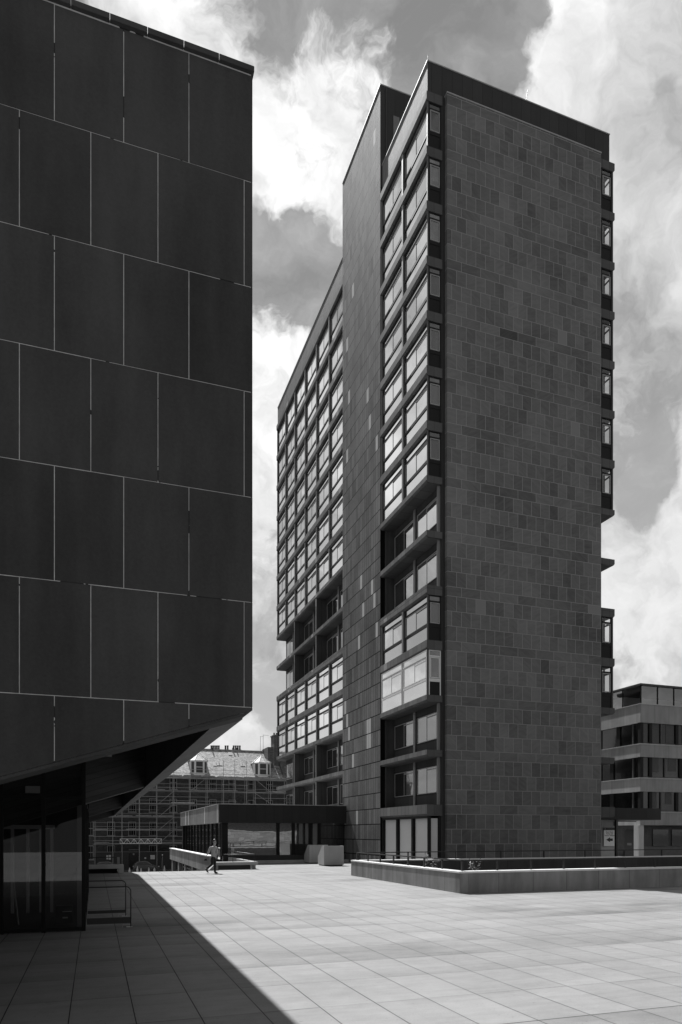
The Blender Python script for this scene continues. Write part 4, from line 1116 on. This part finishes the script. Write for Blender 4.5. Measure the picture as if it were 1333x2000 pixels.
# ---------------------------------------------------------------- scaffolded terrace
FY = 104.0
def tx(px, Y=FY): return gx(px, Y)
def tz(px, py, Y=FY): return gzp(px, py, Y)
te = thing('terrace_building', 'old stone terrace with pale slate roof behind scaffolding', 'terrace building', (10, FY, -3.3))
ZE = 10.2; ZR = 15.0; RD = 5.3; XLt, XRt = -14.0, 40.0
MB().box(XLt, XRt, FY, FY+11, -3.3, ZE).build('facade', terr_m, te)
rfm = MB().prism([(FY-.35, ZE-.1), (FY+RD, ZR), (FY+11.2, ZE-.1)], XLt, XRt, 'X'); rfm.build('roof', slate_m, te)
MB().box(XLt, XRt, FY+RD-.12, FY+RD+.12, ZR-.08, ZR+.06).build('ridge', lead_m, te)
MB().box(XLt, XRt, FY-.5, FY-.02, ZE-.32, ZE+.05).build('eaves', board_m, te)
wp = None
def terrace_window(xc, zb, hh=1.95, ww_=1.05):
    global wp
    if wp is None:
        f = MB(); a = ww_/2
        f.box(-a, -a+.1, -.1, 0, 0, hh).box(a-.1, a, -.1, 0, 0, hh).box(-a+.1, a-.1, -.1, 0, hh-.1, hh).box(-a-.08, a+.08, -.18, 0, -.12, 0)
        f.box(-a+.1, a-.1, -.09, 0, hh*.5-.04, hh*.5+.04)
        for t in (-.17, .17): f.box(t-.02, t+.02, -.085, 0, 0, hh*.5-.04); f.box(t-.02, t+.02, -.085, 0, hh*.5+.04, hh-.1)
        f.box(-a+.1, a-.1, -.083, 0, .02, .06)
        wp = f.build('window', plain('old_sash_paint', .32, .6, .3), te, local=True)
        MB().box(-a+.1, a-.1, -.05, -.002, .0, hh-.1).build('pane', frame_d, wp, local=True)
        o = wp
    else: o = dup(wp, te)
    o.location = Vector((xc, FY-.002, zb))-wloc(te)
xw0 = tx(217.5); 
zrow = [tz(260, 1633), tz(260, 1587), tz(260, 1541), tz(260, 1679)]
xws = [xw0+2.86*i for i in range(-1, 10)]
for zb_ in zrow:
    for xc in xws:
        if zb_ == zrow[3] and tx(248) < xc < tx(276): continue
        terrace_window(xc, zb_+.1)
def dormer(xc, hide=False):
    d = MB(); z0 = ZE+.55; z1 = z0+1.95; y0 = FY+.1; a = 1.25; c = .62
    # canted bay plan
    plan = [(xc-a, FY+3.2), (xc-a, y0+.55), (xc-c, y0), (xc+c, y0), (xc+a, y0+.55), (xc+a, FY+3.2)]
    d.prism(plan, z0-.45, z1, 'Z'); o = d.build('dormer', dorm_m, te)
    r = MB(); apex = (xc, y0+1.5, z1+1.15); ridge = (xc, FY+5.0, z1+1.15); pl_ = [(xc-a-.15, FY+4.6, z1), (xc-a-.15, y0+.5, z1), (xc-c-.05, y0-.15, z1), (xc+c+.05, y0-.15, z1), (xc+a+.15, y0+.5, z1), (xc+a+.15, FY+4.6, z1)]
    r.poly(pl_+[apex, ridge], [(0,1,6,7),(1,2,6),(2,3,6),(3,4,6),(4,5,7,6),(0,7,5),(0,5,4,3,2,1)]); r.build('dormer_roof', slate_m, o)
    hp = MB()
    for p in pl_[1:5]: hp.tube([Vector(p)+Vector((0,0,.03)), Vector(apex)+Vector((0,0,.04))], .03, 5)
    hp.build('hip_flashing', white_m, o)
    p = MB().box(xc-c+.14, xc+c-.14, y0-.02, y0-.001, z0+.15, z1-.2)
    for s in (-1, 1):
        m_ = Vector((xc+s*(a+c)/2, y0+.275, 0)); dd = Vector((s*(a-c), .55, 0)).normalized(); nn = Vector((s*.55, -(a-c), 0)).normalized()*.015
        q0, q1 = m_-dd*.24+nn, m_+dd*.24+nn
        p.poly([(q0.x, q0.y, z0+.15), (q1.x, q1.y, z0+.15), (q1.x, q1.y, z1-.2), (q0.x, q0.y, z1-.2)], [(0, 1, 2, 3)])
    po = p.build('dormer_pane', steel_m, o)
    MB().box(xc-c+.14, xc+c-.14, y0-.05, y0-.021, (z0+z1)/2-.05, (z0+z1)/2+.03).build('dormer_bar', dorm_m, o)
xd = tx(514, FY+.2); dormer(xd); dormer(xd-9.55); dormer(xd-19.1); dormer(xd+9.5)
sk_ = MB()
def onroof(px, py):
    # point on the front slope
    t = (px-666.5)/1367.5
    for i in range(60):
        Y = FY-.3+i*.1; X = gx(px, Y); Z = gzp(px, py, Y); zr = ZE-.1+(Y-(FY-.35))*(ZR-ZE+.1)/(RD+.35)
        if zr >= Z: return X, Y, zr
    return X, Y, zr
for px, py, a, b in ((450, 1473, .3, .3), (420, 1493, .3, .35), (426, 1493, .3, .35), (431, 1493, .25, .35), (472, 1494, .2, .35), (476, 1494, .2, .35)):
    x, y, z = onroof(px, py); sl_p = (ZR-ZE+.1)/(RD+.35)
    sk_.poly([(x-a, y-b, z-b*sl_p+.06), (x+a, y-b, z-b*sl_p+.06), (x+a, y+b, z+b*sl_p+.06), (x-a, y+b, z+b*sl_p+.06)], [(0, 1, 2, 3)])
sk_.build('skylight', lead_m, te, fix=False)
vp = MB()
for px, py in ((415, 1466), (455, 1466), (462, 1466)):
    x, y, z = onroof(px, py); vp.tube([(x, y, z), (x, y-.05, z+.4)], .10, 6)
vp.build('vent_pipe', dark_post, te)
pots = [(413.5, 417, 420.7, 424.3, 428), (441, 445.3), (457, 461, 465, 469)]
for gi, grp in enumerate(pots):
    a, b = tx(grp[0]-2.5, FY+RD+.6), tx(grp[-1]+2.5, FY+RD+.6)
    st_ = MB().box(a, b, FY+RD+.3, FY+RD+1.0, ZR-1.5, tz(grp[0], 1464, FY+RD+.6)).build('chimney', terr_m, te)
    for px in grp:
        x = tx(px, FY+RD+.6); z = tz(px, 1464.5, FY+RD+.6)
        MB().lathe([(.14, 0), (.125, .5), (.15, .55), (.15, .68)], (x, FY+RD+.65, z), 10).build('chimney_pot', pot_m, st_)
# fire wall with a large stack near the tower
xg = tx(530, FY+3)
fwm = MB().prism([(FY-.4, ZE-.3), (FY-.4, ZE+.2), (FY+RD-.4, ZR+.35), (FY+RD+2, ZR+.35), (FY+RD+2, ZE-.3)], xg+1.2, xg+1.75, 'X'); fwm.build('fire_wall', terr_m, te)
sz = tz(535, 1449, FY+2)
MB().box(tx(519, FY+3.5), tx(519, FY+3.5)+.9, FY+1.9, FY+6, ZR-3.12, tz(519, 1461, FY+3.4)).build('chimney_shoulder', terr_m, te)
stk = MB().box(xg+.35, xg+3.3, FY+2.4, FY+4.6, ZR-3.0, ZR+2.2).build('chimney', terr_m, te)
MB().box(xg+.25, xg+3.4, FY+2.3, FY+4.7, ZR+2.2, ZR+2.35).build('stack_cornice', lip_m, stk)
for i in range(7): MB().lathe([(.13, 0), (.12, .35), (.14, .42)], (xg+.6+i*.42, FY+3.5, ZR+2.35), 8).build('chimney_pot', pot_m, stk)
ae = thing('roof_aerial', 'pair of thin television aerials on the roof ridge by the big chimney', 'aerial', (tx(510, FY+5), FY+5, ZR))
xa1, xa2 = tx(509, FY+5), tx(514.5, FY+5)
MB().tube([(xa1, FY+5, ZR-.2), (xa1, FY+5, tz(509, 1438, FY+5))], .03, 6).tube([(xa2, FY+5, ZR-.2), (xa2, FY+5, tz(514, 1435, FY+5))], .03, 6).build('mast', metal_m, ae)
aa = MB(); zt_ = tz(514, 1435.5, FY+5)
aa.tube([(xa2, FY+5, zt_), (xa2+.9, FY+5, zt_-.05)], .02, 5).tube([(xa1, FY+5, zt_-.25), (xa1+.5, FY+5, zt_-.25)], .02, 5)
for i in range(5): aa.tube([(xa2+.15*i, FY+4.8, zt_), (xa2+.15*i, FY+5.2, zt_)], .012, 4)
aa.build('antenna_arm', metal_m, ae)
# facade door and hoarding
dro = MB().box(tx(253), tx(271.5), FY-.06, FY-.003, -3.12, tz(262, 1657)).build('door', steel_m, te)
MB().box(tx(252), tx(271), FY-.25, FY-.003, tz(262, 1660.5), tz(262, 1658.5)).build('door_lintel', frame_l, dro)
SC_Y0, SC_Y1 = FY-2.0, FY-.7
ho = thing('site_hoarding', 'long black plywood hoarding at street level below the scaffolding', 'hoarding', (10, SC_Y0, -3.3))
hz = tz(240, 1663.5, SC_Y0)
MB().box(tx(186, SC_Y0), tx(252, SC_Y0), SC_Y0, SC_Y0+.08, -3.17, hz).box(tx(272, SC_Y0), 34, SC_Y0, SC_Y0+.08, -3.17, hz).build('panel', hoard_m, ho)
MB().box(tx(186, SC_Y0), 34, SC_Y0-.03, SC_Y0-.002, hz-.06, hz).build('top_rail', grey_post, ho)
def notice(px0, px1, py0, py1, label):
    Y = SC_Y0
    m = MB(); m.box(tx(px0, Y), tx(px1, Y), Y-.03, Y-.005, tz(px0, py1, Y), tz(px0, py0, Y))
    o = m.build('site_notice', notice_m); tag(o, label, 'notice', 'notices on the hoarding'); return o
notice(208.3, 212, 1670.5, 1678.5, 'left one of two small white notices side by side on the black hoarding')
notice(213, 217, 1670, 1679, 'right one of two small white notices side by side on the black hoarding')
notice(294.3, 303, 1670, 1678.3, 'grey square site notice on the hoarding above the parked car')
notice(282.5, 286, 1674.5, 1677.5, 'tiny oval notice on the hoarding above the car bonnet')
MB_ = MB().box(tx(260, FY-.1), tx(263, FY-.1), FY-.09, FY-.062, tz(261, 1670), tz(261, 1666.5)); MB_.build('door_notice', notice_m, dro)
# scaffolding
scf = thing('scaffolding', 'tube and board scaffolding covering the whole front of the stone terrace', 'scaffolding', (10, SC_Y0, -3.3))
std_px = [186, 221, 239, 273, 307, 340, 372, 405, 437, 459, 482, 499, 529, 560]
sx = [tx(p, SC_Y0) for p in std_px]
sx += [sx[-1]+2.2*i for i in range(1, 4)]
zl = [tz(260, y, SC_Y0) for y in (1648.5, 1621.8, 1595.8, 1569.5, 1543.5)]; zl.append(tz(400, 1518, SC_Y0))
for i, x in enumerate(sx):
    top = zl[-1]+(1.2 if i < 6 else 2.6 if i in (7, 8, 9, 10, 12) else 1.4)
    for yy in (SC_Y0, SC_Y1):
        MB().tube([(x, yy, -3.17), (x, yy, top if yy == SC_Y0 else zl[-1])], .038, 6).build('standard', metal_m, scf)
for z in zl:
    for dz_ in (0, .5, 1.05):
        i0 = 0
        while i0 < len(sx)-1:
            i1 = min(len(sx)-1, i0+random.choice((2, 3, 4)))
            if dz_ == 0 or random.random() < .82:
                MB().tube([(sx[i0]-.25, SC_Y0-.03*(i0 % 2), z+dz_+random.uniform(-.03, .03)), (sx[i1]+.25, SC_Y0-.03*(i0 % 2), z+dz_+random.uniform(-.03, .03))], .032, 6).build('ledger', random.choice((metal_m, metal_k)), scf)
            i0 = i1
    MB().tube([(sx[0]-.3, SC_Y1, z), (sx[-1], SC_Y1, z)], .032, 6).build('ledger', metal_m, scf)
    bd = MB(); xq = sx[0]-.1; bt = MB()
    while xq < sx[-1]:
        ln = random.uniform(1.6, 3.9); dzq = random.uniform(-.012, .02)
        bd.mat(random.choice((0, 0, 1))).box(xq, min(xq+ln-.02, sx[-1]), SC_Y0+.05, SC_Y1-.05, z+.04+dzq, z+.09+dzq)
        if random.random() < .8: bd.mat(random.choice((0, 1, 1))).box(xq+random.uniform(0, .3), min(xq+ln-random.uniform(0, .3), sx[-1]), SC_Y0-.03, SC_Y0+.03, z+.10+dzq, z+random.uniform(.2, .3))
        xq += ln
    bd.build('board_deck', [board_m, board_k], scf)
pairs = [(5, 4, k) for k in range(4)]+[(5, 3, 0)]
for a, b, k in pairs[:4]:
    MB().tube([(sx[b]+.2, SC_Y0-.05, zl[k]), (sx[a], SC_Y0-.05, zl[k+1])], .03, 6).build('brace', metal_m, scf)
for k in (2, 3, 4): MB().tube([(sx[11], SC_Y0-.05, zl[k+1]-.1), (sx[12]+.2*(k % 2), SC_Y0-.05, zl[k]+.1)], .03, 6).build('brace', metal_m, scf)
MB().tube([(sx[6], SC_Y0-.05, zl[4]), (sx[7], SC_Y0-.05, zl[5])], .03, 6).build('brace', metal_m, scf)
ltb = MB(); Yl = SC_Y0-.15; za, zb_ = tz(275, 1647.5, Yl), tz(275, 1638.5, Yl); xa, xb = tx(235, Yl), tx(316, Yl)
ltb.tube([(xa, Yl, za), (xb, Yl, za)], .04, 6).tube([(xa, Yl, zb_), (xb, Yl, zb_)], .04, 6)
n = 12
for i in range(n+1):
    x_ = xa+(xb-xa)*i/n
    if i < n:
        x2_ = xa+(xb-xa)*(i+1)/n
        ltb.tube([(x_, Yl, za if i % 2 else zb_), (x2_, Yl, zb_ if i % 2 else za)], .035, 5)
    if i % 2 == 0: ltb.tube([(x_, Yl, za), (x_, Yl, zb_)], .03, 5)
ltb.build('lattice_beam', plain('bright_alloy', .85, .5, .1), scf)
# ---------------------------------------------------------------- car
def car(x0, y0, z0, L, label):
    t = thing('parked_car', label, 'car', (x0+L/2, y0, z0))
    s = L/3.9; W = 1.65; H_ = 1.48
    prof = [(0, .35), (.02, .62), (.10, .95), (.42, 1.25), (.75, 1.46), (1.5, 1.50), (2.15, 1.42), (2.85, .98), (3.55, .86), (3.82, .66), (3.9, .42), (3.85, .28), (.05, .28)]
    prof = [(p[0]*s, p[1]*H_/1.5) for p in prof]
    b = MB(); n = len(prof); inset = lambda z: .0 if z < .95 else (z-.95)*.28
    A = [(x0+p[0], y0+inset(p[1]), z0+p[1]) for p in prof]; B = [(x0+p[0], y0+W-inset(p[1]), z0+p[1]) for p in prof]
    b.poly(A+B, [tuple(range(n)), tuple(range(2*n-1, n-1, -1))]+[(i, i+n, (i+1) % n+n, (i+1) % n) for i in range(n)])
    b.build('body', car_m, t, bevel=.03, smooth=False)
    g = MB()
    for pts in ([(.5, .98), (.62, 1.22), (.82, 1.36), (1.5, 1.40), (1.5, .98)], [(1.58, .98), (1.58, 1.40), (2.08, 1.33), (2.62, .98)]):
        m_ = len(pts); q = [(x0+p[0]*s, y0+inset(p[1])-.008, z0+p[1]) for p in pts]
        g.poly(q, [tuple(range(m_))])
    g.build('side_window', steel_m, t, fix=False)
    for wx in (.62, 3.12):
        c = Vector((x0+wx*s, 0, z0+.31))
        w_ = MB(); nn = 18
        w_.prism([(c.x+.31*math.cos(2*math.pi*i/nn), c.z+.31*math.sin(2*math.pi*i/nn)) for i in range(nn)], y0-.02, y0+.2); wo = w_.build('wheel', tyre_m, t)
        MB().prism([(c.x+.19*math.cos(2*math.pi*i/nn), c.z+.19*math.sin(2*math.pi*i/nn)) for i in range(nn)], y0-.03, y0-.02).build('rim', lead_m, wo)
    MB().box(x0+3.55*s, x0+3.80*s, y0-.01+.02, y0+.1, z0+.66, z0+.78).build('headlight', white_m, t)
    MB().box(x0+.0*s, x0+.10*s, y0-.012, y0+.1, z0+.72, z0+.86).build('tail_light', notice_m, t)
xa = tx(260, 98.5); car(xa, 98.5, -3.3, tx(313, 98.5)-xa, 'dark small hatchback parked in the street before the hoarding')
xb = tx(243.5, 98.5); car(xb-3.9, 98.5, -3.3, 3.9, 'dark car mostly hidden behind the bench wall, only its nose showing')
def cone(px, label, hh=.55, Y=96.0):
    hh *= 1.22; x = tx(px, Y); t = thing('traffic_cone', label, 'traffic cone', (x, Y, -3.3), 'traffic cones in the street')
    MB().box(x-.2, x+.2, Y-.2, Y+.2, -3.3, -3.26).lathe([(.16, .04), (.12, hh*.45)], (x, Y, -3.3), 10).lathe([(.075, hh*.75), (.04, hh)], (x, Y, -3.3), 10).build('body', cone_m, t)
    MB().lathe([(.122, hh*.45+.001), (.077, hh*.75-.001)], (x, Y, -3.3), 10).build('sleeve', cone_w, t)
cone(253.5, 'leftmost traffic cone, standing clear of the car\'s rear', .62)
cone(269, 'tallest traffic cone, in front of the car\'s rear wheel', .75)
cone(276, 'traffic cone just right of the one at the car\'s rear wheel', .55)
cone(291.3, 'traffic cone before the middle of the car', .6)
cone(302, 'traffic cone before the car\'s front wheel', .58)
cone(321.5, 'rightmost traffic cone, beside the tripod right of the car', .78)
tp_ = thing('survey_tripod', 'tall folded tripod with a white top standing right of the car', 'tripod', (tx(317.5, 96), 96, -3.3))
xt = tx(317.8, 96); zt_ = tz(318, 1671, 96)
for dx_, dy_ in ((-.22, 0), (.10, .1), (.02, -.15)):
    MB().tube([(xt, 96, zt_), (xt+dx_, 96+dy_, -3.3)], [.03, .025], 6).build('leg', grey_post, tp_)
MB().lathe([(.05, 0), (.08, .05), (.06, .16)], (xt, 96, zt_), 10).build('head', white_m, tp_)

# ---------------------------------------------------------------- buildings behind the camera (seen in the reflections)
gw = thing('garden_wall', 'long pale block wall across the plaza, seen mirrored in the pavilion glass', 'wall', (20, -14, 0))
MB().box(2, 60, -14.4, -14, 0, 2.25).build('wall', rubble('pale_blocks', .42, .9, .42), gw)
MB().box(2, 60, -14.45, -13.95, 2.253, 2.35).build('coping', cop_conc, gw)
hb_ = thing('south_building', 'long dark stone building behind the garden wall at the plaza\'s near end', 'building', (10, -48, 0))
MB().box(-60, 90, -62, -48, -3.3, 13).build('wall', plain('dark_mirrored_stone', .03, .9, .4), hb_)  # unseen mass, coloured dark so the glass mirrors darkness above the wall
MB().prism([(-62.4, 13), (-55, 17), (-47.6, 13)], -60, 90, 'X').build('roof', slate_m, hb_)
